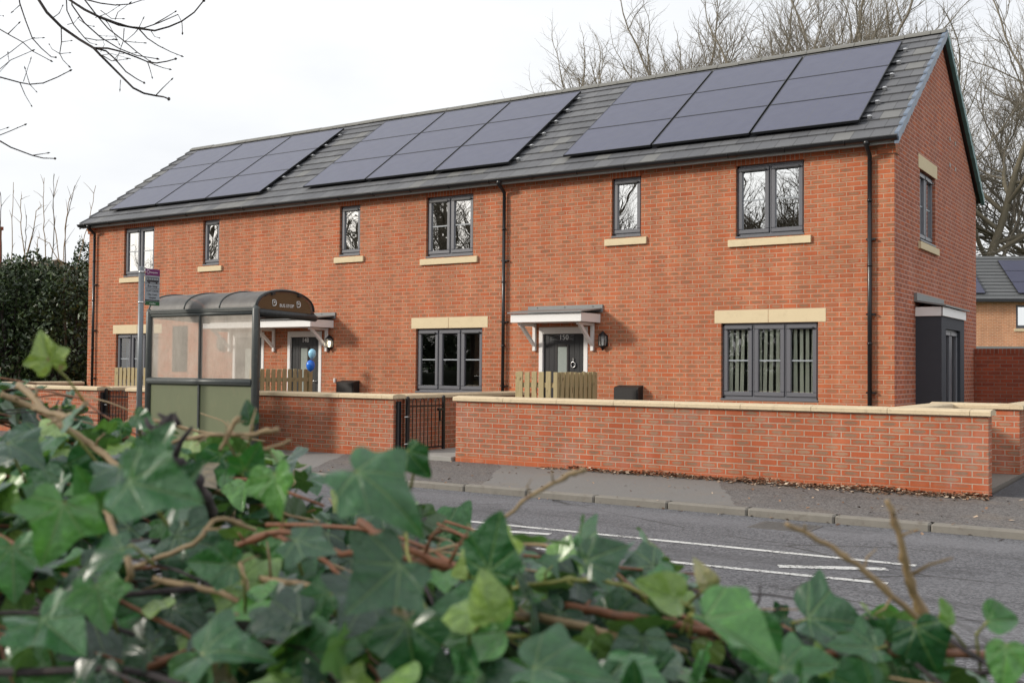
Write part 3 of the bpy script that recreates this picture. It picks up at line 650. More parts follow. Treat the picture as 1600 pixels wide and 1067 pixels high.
for nm,x0,y0 in blocks:
    for c_ in range(3):
        for r_ in range(3):
            o=proto if first else copy_tree(proto); first=False
            base=Vector((x0+.895+c_*1.805,y0,EZ+(y0-EY)*S+.13*1.0)); base=base+PVU*(.565+r_*1.133)
            o.location=base; o.rotation_euler=rot.to_euler()
            tag(o,'%s panel of the %s in the %s solar array on the terrace roof'%(coll[c_],rowl[r_],nm),'solar panel','solar panels on the terrace roof')
    # mounting rails with end clamps
    ra=thing('mounting_rail','silver clamp ends of the rails under the %s solar array'%nm,'mounting rail',(0,0,0),0,'rails under the solar arrays')
    for r_ in range(3):
        for q in (.22,.80):
            p0=Vector((x0,y0,EZ+(y0-EY)*S+.075))+PVU*(r_*1.133+q); mb=MB(); mb.obox(p0+Vector((2.72,0,0)),(2.76,0,0),PVU*.02,PVN*.018); mb.build('rail',mt['pvframe'],ra)
            e=MB(); e.obox(p0+Vector((5.50,0,0)),(.025,0,0),PVU*.026,PVN*.026); e.obox(p0+Vector((5.53,0,0))-PVN*.03+PVU*.02,(.012,0,0),PVU*.012,PVN*.04); e.build('end_clamp',mt['chrome'],ra)
# ------------------------------------------------------------------ garden walls
def wall_run(mb,cb,p,q,th=.215,z0=-.35,z1=.835,cap=.90,ov=.05,joints=.9,ea=0,eb=0):
    # axis aligned run; p,q are centreline ends
    (x0,y0),(x1,y1)=p,q; h=th/2
    if abs(x1-x0)>abs(y1-y0):
        mb.box(x0,y0-h,z0,x1,y0+h,z1); t=x0-ea; T=x1+eb
        while t<T-.01:
            t2=min(t+joints,T)
            if T-t2<.2: t2=T
            cb.prism([(y0-h-ov,z1+.003),(y0-h-ov,cap-.018),(y0-h-ov+.018,cap-.004),(y0,cap+.012),(y0+h+ov-.018,cap-.004),(y0+h+ov,cap-.018),(y0+h+ov,z1+.003)],t+.003,t2-.003); t=t2
    else:
        mb.box(x0-h,y0,z0,x0+h,y1,z1); t=y0-ea; T=y1+eb
        while t<T-.01:
            t2=min(t+joints,T)
            if T-t2<.2: t2=T
            cb.prism([(x0-h-ov,z1+.003),(x0-h-ov,cap-.018),(x0-h-ov+.018,cap-.004),(x0,cap+.012),(x0+h+ov-.018,cap-.004),(x0+h+ov,cap-.018),(x0+h+ov,z1+.003)],t+.003,t2-.003,'Y'); t=t2
def garden_wall(lab,runs,mat='brick_garden',**k):
    t=thing('garden_wall',lab,'garden wall'); mb,cb=MB(),MB()
    for r in runs: wall_run(mb,cb,r[0],r[1],**{**k,**(r[2] if len(r)>2 else {})})
    mb.build('brickwork',mt[mat],t); cb.build('coping',mt['coping'],t); return t
YW=-3.7525
garden_wall('low brick garden wall with stone coping right of the open gate',[((-5.40,YW),(1.955,YW),dict(ea=.03,eb=.035)),((.93,-3.588),(.93,-1.25),dict(eb=0)),((.82,-1.10),(1.78,-1.10),dict(ea=.05,eb=.003)),((1.79,-1.208+.0),(1.79,1.0),dict(ea=.05,z1=.8355)),])
garden_wall('low brick garden wall with stone coping between bus shelter and open gate',[((-13.08,YW),(-6.605,YW),dict(ea=.03,eb=.03)),((-6.7125,-3.588),(-6.7125,-.02))])
garden_wall('low brick garden wall at the far left beyond the bus stop sign',[((-20.2,YW),(-13.99,YW),dict(eb=.03)),((-14.0975,-3.588),(-14.0975,-.02)),((-20.09,-3.588),(-20.09,-.02))])
# tall dark wall behind
t=thing('boundary_wall','tall dark red brick boundary wall behind the terrace gable','wall'); m=MB(); m.box(.004,6.32,-.3,9,6.54,1.70); m.build('brickwork',mt['brick_dark'],t)
sdk=brick('dark_soldier',[(.20,.045,.025),(.32,.075,.04),(.26,.06,.03)],(.2,.08,.05),(.28,.2,.16),soldier=True,patch=.2); m=MB(); m.box(.004,6.315,1.702,9,6.545,1.80); m.build('brick_coping',sdk,t)
# gates
def gate(hx,hy,ang,lab,wd=.86,top=.72):
    t=thing('metal_gate',lab,'gate',(hx,hy,0),ang,'hooped black gates in the garden wall')
    m=MB(); m.box(-.0,-.025,.02,.045,.025,.85); m.box(wd-.04,-.02,.02,wd,.02,.86); m.lathe((.022,0,.85),[(.03,0),(.03,.012),(.0,.03)],8); m.lathe((wd-.02,0,.86),[(.028,0),(.028,.012),(.0,.03)],8)
    m.box(.045,-.006,top-.012,wd-.04,.006,top+.012); m.box(.045,-.006,.05,wd-.04,.006,.075); m.build('gate_frame',mt['black'],t)
    b=MB(); n=8; sp=(wd-.085)/(n+1); xs=[.045+sp*(i+1) for i in range(n)]
    for i in range(0,n,2):
        a,c=xs[i],xs[i+1]; r=(c-a)/2; b.tube([(a,0,.07)]+[(a,0,.80)]+[((a+c)/2-r*math.cos(q),0,.80+r*math.sin(q)) for q in [PI*j/8 for j in range(1,8)]]+[(c,0,.80),(c,0,.07)],.007,6)
    b.build('hooped_bars',mt['black'],t)
    l=MB(); l.box(wd-.15,-.02,.64,wd-.03,.02,.68); l.box(wd-.12,-.015,.47,wd-.095,.015,.66); l.box(wd-.12,-.01,.47,wd-.04,.01,.485); l.build('latch',mt['black'],t)
    h=MB(); h.tube([(-.07,-.03,.56),(.07,-.03,.56)],.009,6); h.tube([(-.07,-.03,.14),(.07,-.03,.14)],.009,6); h.build('hinge',mt['chrome'],t); return t
gate(-6.455,-3.72,math.radians(84),'black hooped metal gate standing open between the brick walls')
gate(-13.93,-3.74,math.radians(8),'black hooped metal gate seen left of the bus stop pole',wd=.78)
for X,lab in ((-6.56,'square black gate post on the wall end by the open gate'),(-13.96,'square black gate post near the bus stop pole')):
    g_=MB(); g_.bbox(X-.03,YW-.06,-.06,X+.03,YW+.0,.80,.004); tag(g_.build('gate_post',mt['black']),lab,'gate post')
# picket fences
def picket(p,q,lab,both):
    p,q=Vector((*p,0)),Vector((*q,0)); L_=(q-p).length; ang=math.atan2(q.y-p.y,q.x-p.x)
    t=thing('picket_fence',lab,'fence',(p.x,p.y,0),ang,'timber picket fences between the front gardens')
    b=MB(); x=0; r=random.Random(int(abs(p.x)*10)); i=0
    while x<L_:
        b.bbox(x,-.045,.04,x+.095,-.025,1.275+r.uniform(-.008,.008),.004)
        if both: b.bbox(x+.075,.025,.04,x+.17,.045,1.275+r.uniform(-.008,.008),.004)
        x+=.15 if both else .135
    b.build('pickets',mt['wood'],t)
    rl=MB()
    for z in (.25,.66,1.06): rl.bbox(-.02,-.023,z-.04,L_+.02,.023,z+.04,.004)
    rl.build('rail',mt['wood'],t)
    MB().bbox(-.06,-.022,0,-.005,.05,1.27,.005).build('post',mt['wood'],t); MB().bbox(L_+.005,-.03,0,L_+.08,.045,1.27,.005).build('post',mt['wood'],t)
picket((-5.49,-2.0),(-4.82,-2.0),'short timber picket fence facing the road in front of door 150',False)
picket((-4.76,-1.95),(-4.76,-.80),'timber hit and miss fence running back to the wall beside door 150',True)
picket((-11.66,-2.05),(-11.66,-.55),'timber hit and miss fence right of the bus shelter by door 148',True)
picket((-15.95,-2.0),(-15.0,-2.0),'timber picket fence behind the bus stop pole at far left',False)
# balloons tied at door 148
def balloon(x,y,z,r,mat,lab):
    b=MB(); prof=[(0,1.0)]+[(math.sin(a)*.86,math.cos(a)*(1 if a<PI/2 else 1.22)) for a in [PI*i/14 for i in range(1,14)]]+[(.05,-1.24),(.09,-1.31),(0,-1.31)]
    b.lathe((x,y,z),[(p[0]*r,p[1]*r) for p in prof],20); tag(b.build('balloon',mat),lab,'balloon',group='balloons by door 148')
balloon(-11.30,-.80,1.60,.092,mt['balloonl'],'pale blue balloon floating above the darker one by door 148'); balloon(-11.34,-.80,1.36,.105,mt['balloond'],'darker blue balloon just over the picket fence by door 148')
# ------------------------------------------------------------------ bus shelter
sh=thing('bus_shelter','grey barrel roofed bus shelter with olive lower panels on the pavement','bus shelter',(-10.05,-4.735,-.1))
ox,oy,oz=-10.05,-4.735,-.1
def sb(m,name,mat,parent=sh,fix=True):
    m.v=[(p[0]-ox,p[1]-oy,p[2]-oz) for p in m.v]; return m.build(name,mat,parent,fix=fix)
XR,XS=-8.74,-11.36; Y0,Y1=-4.735,-3.47
for X in (XR,XS): m=MB(); m.tube([(X,Y0,-.12),(X,Y0,2.24),(X,Y0+.02,2.27)],.062,14); m.box(X-.02,Y0+.05,.1,X+.02,Y0+.075,2.1); sb(m,'post',mt['shelter'])
m=MB(); m.tube([(XR,Y0+.0,2.185),(XS,Y0,2.185)],.032,10); m.box(XR,Y0-.04,2.215,XS,Y0+.06,2.245); sb(m,'eaves_beam',mt['shelter'])
m=MB(); m.tube([(XR-.03,Y0-.02,1.065),(XS+.02,Y0-.02,1.065)],.058,12); m.box(XR-.05,Y0-.07,1.03,XS+.06,Y0-.05,1.10); sb(m,'middle_rail',mt['shelter'])
m=MB(); m.tube([(XR-.02,Y0,.05),(XS+.02,Y0,.05)],.03,8); sb(m,'bottom_rail',mt['shelter'])
m=MB(); m.box(-10.065,Y0-.03,1.11,-10.03,Y0+.03,2.17); m.box(-10.07,Y0-.03,.06,-10.035,Y0+.03,1.02); sb(m,'mullion',mt['shelter'])
for a,b in ((XS+.06,-10.072),(-10.033,XR-.06)):
    m=MB(); m.box(a,Y0-.006,.07,b,Y0+.006,1.02); sb(m,'lower_panel',mt['olive'])
    m=MB(); m.add([(a,Y0,1.11),(b,Y0,1.11),(b,Y0,2.17),(a,Y0,2.17)],[(0,1,2,3)]); sb(m,'glazing',mt['scratched'],fix=False)
m=MB(); m.bbox(-10.79,Y0+.02,1.22,-10.44,Y0+.07,2.0,.008); m.box(-10.70,Y0+.012,1.90,-10.53,Y0+.02,1.93); sb(m,'timetable_case',mt['shelter'])
def arc(n,y0=Y0-.02,y1=Y1+.03,z0=2.25,h=.325,dz=0):
    return [(y0+(y1-y0)*(1-math.cos(PI*i/n))/2, z0+dz+h*math.sin(PI*i/n)**.85) for i in range(n+1)]
A=arc(20)
m=MB(); m.add([(X,*p) for X in (XR,XS) for p in A],[(i,i+1,21+i+1,21+i) for i in range(20)],True); sb(m,'roof_sheet',mt['smoked'],fix=False)
m=MB()
for X in (XR+.0,-9.58,-10.45,XS): m.tube([(X,p[0],p[1]+.008) for p in A],.014,6)
m.box(XR,Y0-.05,2.245,XS,Y0-.015,2.275); sb(m,'roof_rib',mt['shelter'])
m=MB(); m.tube([(XR,Y0,2.20),(XR,Y1+.04,2.155),(XR,Y1+.09,2.14)],[.06,.062,.05],12); m.tube([(XS,Y0,2.20),(XS,Y1+.04,2.155)],.06,12); m.tube([(XR,Y1+.02,2.2),(XS,Y1+.02,2.2)],.05,10)
m.tube([(XR-.02,Y0+.06,2.02),(XR-.02,Y0+.09,2.11),(XR-.02,Y0+.2,2.12)],.03,8); sb(m,'cantilever_arm',mt['shelterblack'])
for X,s_ in ((XR+.004,1),(XS-.004,-1)):
    m=MB(); q=arc(20,Y0+.04,Y1-.03,2.235,.30); m.add([(X,*p) for p in q]+[(X,Y1-.05,2.20),(X,Y0+.05,2.235)],[tuple(range(23))])
    tym=sb(m,'end_panel',mt['brownpanel'],fix=False)
    if s_==1: tymp=tym
m=MB(); m.tube([(XR+.012,p[0],p[1]) for p in arc(20,Y0+.0,Y1+.03,2.25,.322)],.018,6)
for j in (7,13): p=A[j]; m.obox((XR+.03,p[0],p[1]-.035),(.02,0,0),(0,.035,-.008*(j-10)/3),(0,.0,.022))
sb(m,'arch_trim',mt['shelterblack'])
RX=Matrix.Rotation(PI/2,4,'Z')@Matrix.Rotation(PI/2,4,'X')
def stext(body,size,y,z,dz=0,bold=0): text_mesh('lettering',body,size,mt['wtext'],tymp,Matrix.Translation((XR+.010-ox,y-oy,z-oz))@RX,.0015+bold)
stext('BUS STOP',.074,-4.07,2.300)
for yy in (-4.345,-3.795):
    d=MB(); X=XR+.010; w0=.036; h0=.095; zb=2.315
    outer=[(yy-.04,zb),(yy+.0,zb)]+[(yy+.0+.040*math.sin(a),zb+h0/2-h0/2*math.cos(a)) for a in [PI*i/8 for i in range(1,8)]]+[(yy+.0,zb+h0),(yy-.04,zb+h0)]
    d.tube([(X,*p) for p in outer]+[(X,*outer[0])],.008,4); d.box(X-.002,yy-.012,zb+.045,X+.004,yy+.012,zb+.07); sb(d,'logo',mt['wtext'],parent=tymp); 
m=MB(); r4=random.Random(8)
for i in range(46):
    x=XS+.1+r4.random()*(XR-XS-.2); 
    if math.sin(x*5.3)<-.2: continue
    m.lathe((x,Y0+.0+r4.uniform(-.01,.02),2.262),[(.0,.018),(.02,.014),(.035,.002),(.038,-.01)],7,sx=r4.uniform(1,2))
sb(m,'moss',mt['moss'])
# logos inherit shelter transform: end_panel has no offset of its own
# ------------------------------------------------------------------ bus stop pole and flag
bs=thing('bus_stop_sign','grey bus stop pole with purple and silver flag beside the shelter','bus stop sign',(-10.67,-5.45,-.12))
m=MB(); m.tube([(0,0,0),(0,0,3.05)],.045,14); m.lathe((0,0,3.05),[(.045,0),(.03,.02),(0,.025)],14); m.build('pole',mt['polegrey'],bs)
m=MB()
for z in (2.98,2.48): m.lathe((0,0,z),[(.046,-.012),(.05,-.012),(.05,.012),(.046,.012)],14); m.box(-.006,.045,z-.012,.012,.08,z+.012)
m.build('pole_clip',mt['chrome'],bs)
fl=MB().bbox(-.004,.07,2.44,.006,.362,3.045,.002).build('flag_panel',mt['signgrey'],bs)
def fb(z0,z1,name,mat,y0=.072,y1=.36,dx=.0085): return MB().box(.006,y0,z0,dx,y1,z1).build(name,mat,fl)
fb(2.935,3.043,'purple_header',mt['purple']); fb(2.442,2.505,'green_strip',mt['green'])
fb(2.512,2.532,'dark_band',mt['ktext']); fb(2.80,2.806,'dark_line',mt['ktext']); fb(2.715,2.721,'dark_line',mt['ktext'])
bus=MB(); bus.box(.006,.10,2.825,.009,.34,2.905); [bus.lathe((0,0,0),[(0,0)],3) for _ in ()]; bus.build('bus_symbol',mt['ktext'],fl)
bw=MB(); [bw.box(.009,.145+i*.048,2.862,.0105,.183+i*.048,2.892) for i in range(4)]; bw.box(.009,.108,2.855,.0105,.13,2.895); bw.build('bus_symbol_windows',mt['signgrey'],fl)
bw=MB(); [bw.tube([(.006,y,2.822),(.010,y,2.822)],.017,12) for y in (.145,.295)]; bw.build('bus_symbol_wheels',mt['ktext'],fl)
def ft(body,size,y,z,mat): text_mesh('sign_lettering',body,size,mat,fl,Matrix.Translation((.0095,y,z))@RX,.0008)
ft('Bus Stop',.055,.216,2.742,mt['ktext']); ft('CLAY CROSS',.042,.216,2.668,mt['ktext']); ft('Clay Cross',.042,.216,2.608,mt['ktext']); ft('Hospital',.042,.216,2.555,mt['ktext'])
ft('Derbyshire',.034,.24,2.975,mt['wtext']); ft('traveline',.034,.22,2.462,mt['wtext'])
cg=MB(); cg.tube([(.0095,.125+.026*math.cos(t),2.99+.028*math.sin(t)) for t in [i*PI/8 for i in range(17)]],.004,4); cg.build('circle_logo',mt['wtext'],fl)
# ------------------------------------------------------------------ far house at right
fh=thing('brick_house','pale brick house with solar panels behind the terrace at far right','house',(-5.0,37.0,0),math.radians(27))
m=MB(); FO=[(1.45,2.65,3.39,4.48),(6.5,7.7,3.39,4.48)]; wall_cells(m,'Y',-4,13,-.3,4.72,FO,0,.1); m.add([(-4,0,-.3),(-4,7,-.3),(-4,7,4.7),(-4,3.5,7.1),(-4,0,4.7)],[(0,1,2,3,4)]); m.add([(13,0,-.3),(13,7,-.3),(13,7,4.7),(13,3.5,7.1),(13,0,4.7)],[(0,1,2,3,4)]); m.add([(-4,7,-.3),(13,7,-.3),(13,7,4.7),(-4,7,4.7)],[(0,1,2,3)])
m.build('wall',mt['brick_far'],fh,fix=False)
tf=plain('far_roof_tile',(.115,.12,.125),.6,.12,3)
m=MB(); slope(m,-4.1,13.1,-.3,4.72,3.5,7.12,13,.04); slope(m,-4.1,13.1,7.3,4.72,3.5,7.12,13,.04); m.build('roof',tf,fh,fix=False)
m=MB(); m.box(-4.1,-.40,4.60,13.1,-.30,4.74); m.box(-4.05,-.3,4.62,13,-.004,4.70); m.build('gutter',mt['black'],fh)
m=MB(); m.box(-2,-.9,2.17,13,-.004,2.36); m.build('canopy',mt['white'],fh); m=MB(); m.box(-2.02,-.95,2.362,13,-.004,2.52); m.build('canopy_roof',mt['lead'],fh)
m=MB(); m.box(-4,-.06,4.5,-3.9,0,4.6)
for (a,b,c,d) in FO: window(a,b,c,d,2,'fixed',parent=fh,bar=False,sillx=.1)
for i,(xx) in enumerate((-2.57,-.78,2.45,4.25,6.05)):
    for r_ in range(3):
        o=copy_tree(proto); sl=math.atan2(2.4,3.8); U=Vector((0,math.cos(sl),math.sin(sl))); N_=Vector((0,-math.sin(sl),math.cos(sl)))
        loc=Vector((xx,0,0))+Vector((0,-.3,4.72))+U*(.42+.565+r_*1.133)+N_*.11; ang=Matrix.Rotation(math.radians(27),3,'Z')
        o.location=ang@loc+Vector((-5.0,37.0,0)); o.rotation_euler=(ang@Matrix((Vector((1,0,0)),U,N_)).transposed()).to_euler()
        tag(o,'%s of the %s solar panel column on the far brick house'%(('bottom panel','middle panel','top panel')[r_],('first','second','third','fourth','fifth')[i]),'solar panel','solar panels on the far brick house')
# gable / chimney sliver at far left edge
lh=thing('old_house','dark brown gable corner showing at the left edge above the trees','house',(-27.0,3.0,0)); p=at(0,345,36)
m=MB(); m.add([(x_,y_,z_) for x_ in (-6,.55) for (y_,z_) in ((0,0),(6,0),(6,3.9),(3,5.1),(0,3.9))],[(0,1,2,3,4),(5,9,8,7,6),(0,5,6,1),(1,6,7,2),(2,7,8,3),(3,8,9,4),(4,9,5,0)])
m.build('gable_wall',mt['terra'],lh); ch=MB(); ch.box(-.9,.6,4.0,-.25,1.3,6.0); ch.box(-.94,.56,6.0,-.21,1.34,6.12); ch.tube([(-.6,.95,6.1),(-.6,.95,6.35)],.1,8); ch.build('chimney',mt['brick_dark'],lh)
lh.location=(at(-52,560,36).x,at(-52,560,36).y,0)
# ------------------------------------------------------------------ bare trees
def perp(d,r):
    a=Vector((r.gauss(0,1),r.gauss(0,1),r.gauss(0,1))); a=a-d*a.dot(d); return a.normalized()
def grow(tm,wm,p,d,L,rad,lev,r,P):
    """tapered limb with side shoots; tm trunk mesh, wm twig mesh"""
    nseg=P['seg'][min(lev,len(P['seg'])-1)]; pts=[p]; rads=[rad]; dirs=[d]; step=L/nseg
    taper=P.get('taper',.55)
    for i in range(nseg):
        d=(d+perp(d,r)*P['wig']*(1+.3*lev)+Vector((0,0,P['up'][min(lev,len(P['up'])-1)]))).normalized()
        p=p+d*step; pts.append(p); rads.append(rad*(1-(1-taper)*(i+1)/nseg)); dirs.append(d)
    last=lev>=P['levels']-1
    if last: rads[-1]=rad*.35
    (tm if lev<2 else wm).tube(pts,rads,(7,6,4,3,3,3)[min(lev,5)],cap=False)
    if last: return
    nb=P['n'][lev]
    for k in range(nb):
        t=P['start'][lev]+(1-P['start'][lev])*(k+.5+r.uniform(-.3,.3))/nb; t=min(t,.99); i=min(int(t*nseg),nseg-1); f=t*nseg-i
        q=pts[i].lerp(pts[i+1],f); dd=dirs[i+1]; ang=math.radians(P['ang'][lev]+r.uniform(-12,12)); nd=(dd*math.cos(ang)+perp(dd,r)*math.sin(ang)).normalized()
        rr_=rads[i]*(P['rr']*r.uniform(.8,1.15)); ll=L*P['lr'][lev]*r.uniform(.7,1.2)*(1.15-.5*t)
        grow(tm,wm,q,nd,ll,rr_,lev+1,r,P)
    grow(tm,wm,pts[-1],dirs[-1],L*P['lr'][lev]*r.uniform(.8,1.1),rads[-1]*.9,lev+1,r,P)
def tree(name,seed,H,P,label,cat='tree',group=None,mb=None,mw=None,loc=(0,0,0),lean=(0,0)):
    r=random.Random(seed); tm,wm=MB(),MB()
    grow(tm,wm,Vector((0,0,-.3)),Vector((lean[0],lean[1],1)).normalized(),H*P['trunk'],H*P['thick'],0,r,P)
    t=thing(name,label,cat,loc,0,group); tm.build('trunk',mb or mt['barkgreen'],t,fix=False); wm.build('crown',mw or mt['barkgreen'],t,fix=False); return t
PT=dict(levels=6,seg=[5,6,5,4,3,2],wig=.10,up=[.0,.10,.10,.09,.06,.04],n=[8,7,6,5,3],start=[.35,.25,.2,.2,.15],ang=[44,42,38,36,38],lr=[.62,.62,.60,.56,.55],rr=.58,trunk=.36,thick=.0085)
BIG=dict(PT); BIG.update(n=[11,7,6,5,3],ang=[54,40,36,36,38],lr=[.95,.60,.60,.56,.55],up=[.0,.05,.08,.08,.06,.04],thick=.0095,trunk=.40,rr=.58,start=[.42,.2,.15,.15,.1])
# bark colour of trees far behind is pale olive grey
pale=plain('pale_winter_twigs',(.21,.185,.145),.95,.25,2)
protos=[tree('bare_tree',100+i,14,PT,'x',mb=mt['barkgreen'],mw=pale) for i in range(3)]
row=[(900,62,20.6),(935,66,23.6),(975,62,24.4),(1025,68,26.8),(1075,63,25.6),(1120,66,26.6),(1165,62,24.6),(1205,68,27.4),(1245,63,26.6),(1290,66,28.6),(1335,62,28.0),(1375,67,30.6),(960,76,23.6),(1050,76,26.6),(1140,78,29.4),(1225,76,30.6),(1310,78,33.0)]
ordn=['first','second','third','fourth','fifth','sixth','seventh','eighth','ninth','tenth','eleventh','twelfth','thirteenth','fourteenth','fifteenth','sixteenth','seventeenth','eighteenth','nineteenth']
order=sorted(range(len(row)),key=lambda q:row[q][0])
for i,(px,k,H) in enumerate(row):
    w_=ordn[order.index(i)]
    o=protos[i] if i<3 else copy_tree(protos[i%3])
    p=at(px,560,k); o.location=(p.x,p.y,0); s=H/11.0; o.scale=(s*1.25,s*1.25,s); o.rotation_euler=(0,0,i*1.9)
    tag(o,'%s bare winter tree from the left rising behind the terrace ridge'%w_,'tree','bare trees behind the terrace')
bt=tree('bare_tree',31,19,BIG,'large spreading bare tree behind the right gable end',group=None,mw=pale); p=at(1500,560,58); bt.location=(p.x,p.y,0); bt.scale=(1.75,1.75,1.7)
bt2=copy_tree(bt); p=at(1760,560,66); bt2.location=(p.x,p.y,0); bt2.rotation_euler=(0,0,2.4); bt2.scale=(1.8,1.8,1.8); bt2['label']='large bare tree at the right edge above the far brick house'
# trees across the road behind the viewpoint (seen reflected in the windows)
darkp=tree('bare_tree',77,16,dict(BIG,thick=.018,n=[12,8,7,5,3]),'bare roadside tree reflected in the right-hand upstairs windows',mb=mt['bark'],mw=mt['bark'])
for i,(x,y,s) in enumerate(((-14,-38,1.05),(-22,-40,1.0),(-29,-38,1.08),(-38,-40,1.1),(-50,-42,1.0),(-66,-42,1.0))):
    o=darkp if i==0 else copy_tree(darkp); o.location=(x,y,0); o.rotation_euler=(0,0,i*1.3+.4); o.scale=(s,s,s)
    tag(o,('bare roadside tree reflected in the right-hand upstairs windows','bare roadside tree reflected in the small upstairs window above door 150','bare roadside tree reflected in the middle upstairs window','bare roadside tree reflected in the left upstairs windows','bare roadside tree farther along the road to the left','bare roadside tree farthest along the road to the left')[i],'tree','bare trees across the road')
# ------------------------------------------------------------------ evergreen masses
def leafmat(name,cols,rough=.45):
    g=G(name); a=g.n('ShaderNodeVertexColor',layer_name='tone'); x=g.sep(a.outputs[0])
    cr=g.n('ShaderNodeValToRGB'); e=cr.color_ramp.elements; e[0].color=(*cols[0],1); e[1].color=(*cols[-1],1)
    for i,c in enumerate(cols[1:-1]): q=e.new((i+1)/(len(cols)-1)); q.color=(*c,1)
    g.put(cr.inputs[0],x[0]); return g.end(g.pr(cr.outputs[0],rough,spec=.5))
mt['ever']=leafmat('evergreen_leaves',[(.010,.018,.008),(.022,.042,.014),(.05,.085,.022),(.10,.13,.04)])
def np_mesh(name,V,Fq,tone,mat,smooth=False,uv=None):
    me=bpy.data.meshes.new(name); nf,fs=Fq.shape
    me.vertices.add(len(V)); me.vertices.foreach_set('co',V.astype(np.float32).ravel())
    me.loops.add(nf*fs); me.loops.foreach_set('vertex_index',Fq.astype(np.int32).ravel())
    me.polygons.add(nf); me.polygons.foreach_set('loop_start',np.arange(0,nf*fs,fs,dtype=np.int32))
    me.update(calc_edges=True); me.validate()
    if smooth: me.polygons.foreach_set('use_smooth',np.ones(nf,dtype=bool))
    c=me.color_attributes.new('tone','FLOAT_COLOR','POINT'); c.data.foreach_set('color',tone.astype(np.float32).ravel())
    me.materials.append(mat); return me
def leaf_cloud(seed,blobs,n,size,mat,name='foliage'):
    R_=np.random.default_rng(seed); bl=np.array(blobs,float); w_=(bl[:,3]*bl[:,4]*bl[:,5])**(2/3); w_/=w_.sum(); idx=R_.choice(len(bl),n,p=w_)
    d=R_.normal(size=(n,3)); d/=np.linalg.norm(d,axis=1)[:,None]; rad=1-np.abs(R_.normal(0,.16,n)); b=bl[idx]
    lump=1+.16*np.sin(d[:,0]*7+idx)*np.sin(d[:,1]*6+2*idx)*np.sin(d[:,2]*8)
    c=b[:,:3]+d*b[:,3:6]*(rad*lump)[:,None]; c=c[c[:,2]>-.1]; n=len(c)
    a=R_.normal(size=(n,3)); a/=np.linalg.norm(a,axis=1)[:,None]; t=R_.normal(size=(n,3)); t-=a*(a*t).sum(1)[:,None]; t/=np.linalg.norm(t,axis=1)[:,None]; bb=np.cross(a,t)
    s=size*R_.uniform(.6,1.35,n)[:,None]
    V=np.stack([c-t*s,c-bb*s*.45+a*s*.1,c+t*s,c+bb*s*.45+a*s*.1],1).reshape(-1,3); Fq=np.arange(4*n).reshape(-1,4)
    clump=.5+.5*np.sin(c[:,0]*3.1+1)*np.sin(c[:,2]*3.7)*np.sin(c[:,1]*2.9); tn=np.clip(R_.beta(2,3,n)*.75+clump*.3,0,1); tone=np.repeat(np.stack([tn,tn,tn,np.ones(n)],1),4,0)
    return np_mesh(name,V,Fq,tone,mat)
def evergreen(seed,label,blobs,n,size,loc,group=None,cat='shrub',name='evergreen_shrub',nst=5):
    t=thing(name,label,cat,loc,0,group); me=leaf_cloud(seed,blobs,n,size,mt['ever']); f=bpy.data.objects.new('foliage',me); C.objects.link(f); f.parent=t
    r=random.Random(seed); m=MB()
    for i in range(nst):
        b=blobs[r.randrange(len(blobs))]; x=b[0]+r.uniform(-.5,.5)*b[3]; y=b[1]+r.uniform(-.4,.4)*b[4]
        pts=[Vector((x*.7,y*.7,0))]
        for j in range(5): pts.append(pts[-1]+Vector((r.uniform(-.18,.18),r.uniform(-.15,.15),b[2]*1.2/5)))
        m.tube(pts,[.07,.06,.05,.04,.03,.015],6)
    m.build('stems',mt['bark'],t,fix=False)
    # dark branch core that keeps the middle of the shrub dense
    c=MB()
    for i in range(60):
        b=blobs[r.randrange(len(blobs))]; p0=Vector((b[0]*.8,b[1]*.8,max(.1,b[2]*.3))); p1=Vector((b[0]+r.uniform(-.8,.8)*b[3],b[1]+r.uniform(-.8,.8)*b[4],b[2]+r.uniform(-.7,.8)*b[5])); pm_=(p0+p1)/2+Vector((r.uniform(-.3,.3),r.uniform(-.3,.3),r.uniform(0,.4)))
        c.tube([p0,pm_,p1],[.03,.02,.006],4,cap=False)
    c.build('branches',mt['barkdark'],t,fix=False); return t
HB=[(0,0,1.2,1.9,1.2,1.5),(-1.3,.2,2.2,1.4,1.1,1.3),(1.1,-.1,2.4,1.4,1.1,1.35),(0,.2,3.2,1.5,1.0,1.1),(-.9,-.3,3.5,.9,.8,.8),(1.2,.1,3.6,.9,.8,.8),(0,0,.3,2.2,1.3,.9)]
def hbp(px,k): p=at(px,560,k); return (p.x,p.y,0)
e0=evergreen(1,'tall dark evergreen thicket at the left edge of the photo',HB,15000,.075,hbp(5,31))
e1=evergreen(2,'tall dark evergreen thicket left of the terrace beside its corner',HB,15000,.075,hbp(108,32.5)); e1.rotation_euler=(0,0,2.2)
e2=evergreen(3,'dark evergreen thicket in the middle of the left hedge mass',HB,15000,.075,hbp(55,29.5)); e2.rotation_euler=(0,0,.3)
for a_,b_,px,k,s in ((e0,'evergreen thicket outside the left edge of the photo',-75,30,1.05),(e2,'evergreen thicket deep behind the gap in the left hedge',80,36,.98),(e1,'evergreen thicket behind the left edge shrub',10,36,1.02)):
    o=copy_tree(a_); o.location=hbp(px,k); o.rotation_euler=(0,0,px*.1); o.scale=(s,s,s); o['label']=b_
e0.scale=(1.,1.,1.03); e1.scale=(1,1,.98); e2.scale=(.95,.95,.95)
cf=evergreen(9,'feathery dark conifer tip showing beside the terrace corner',[(0,0,1.5,1.2,1.2,1.8),(0,0,3.4,.7,.7,1.4),(0,0,4.6,.35,.35,.9)],9000,.06,hbp(128,35),name='conifer',cat='tree')
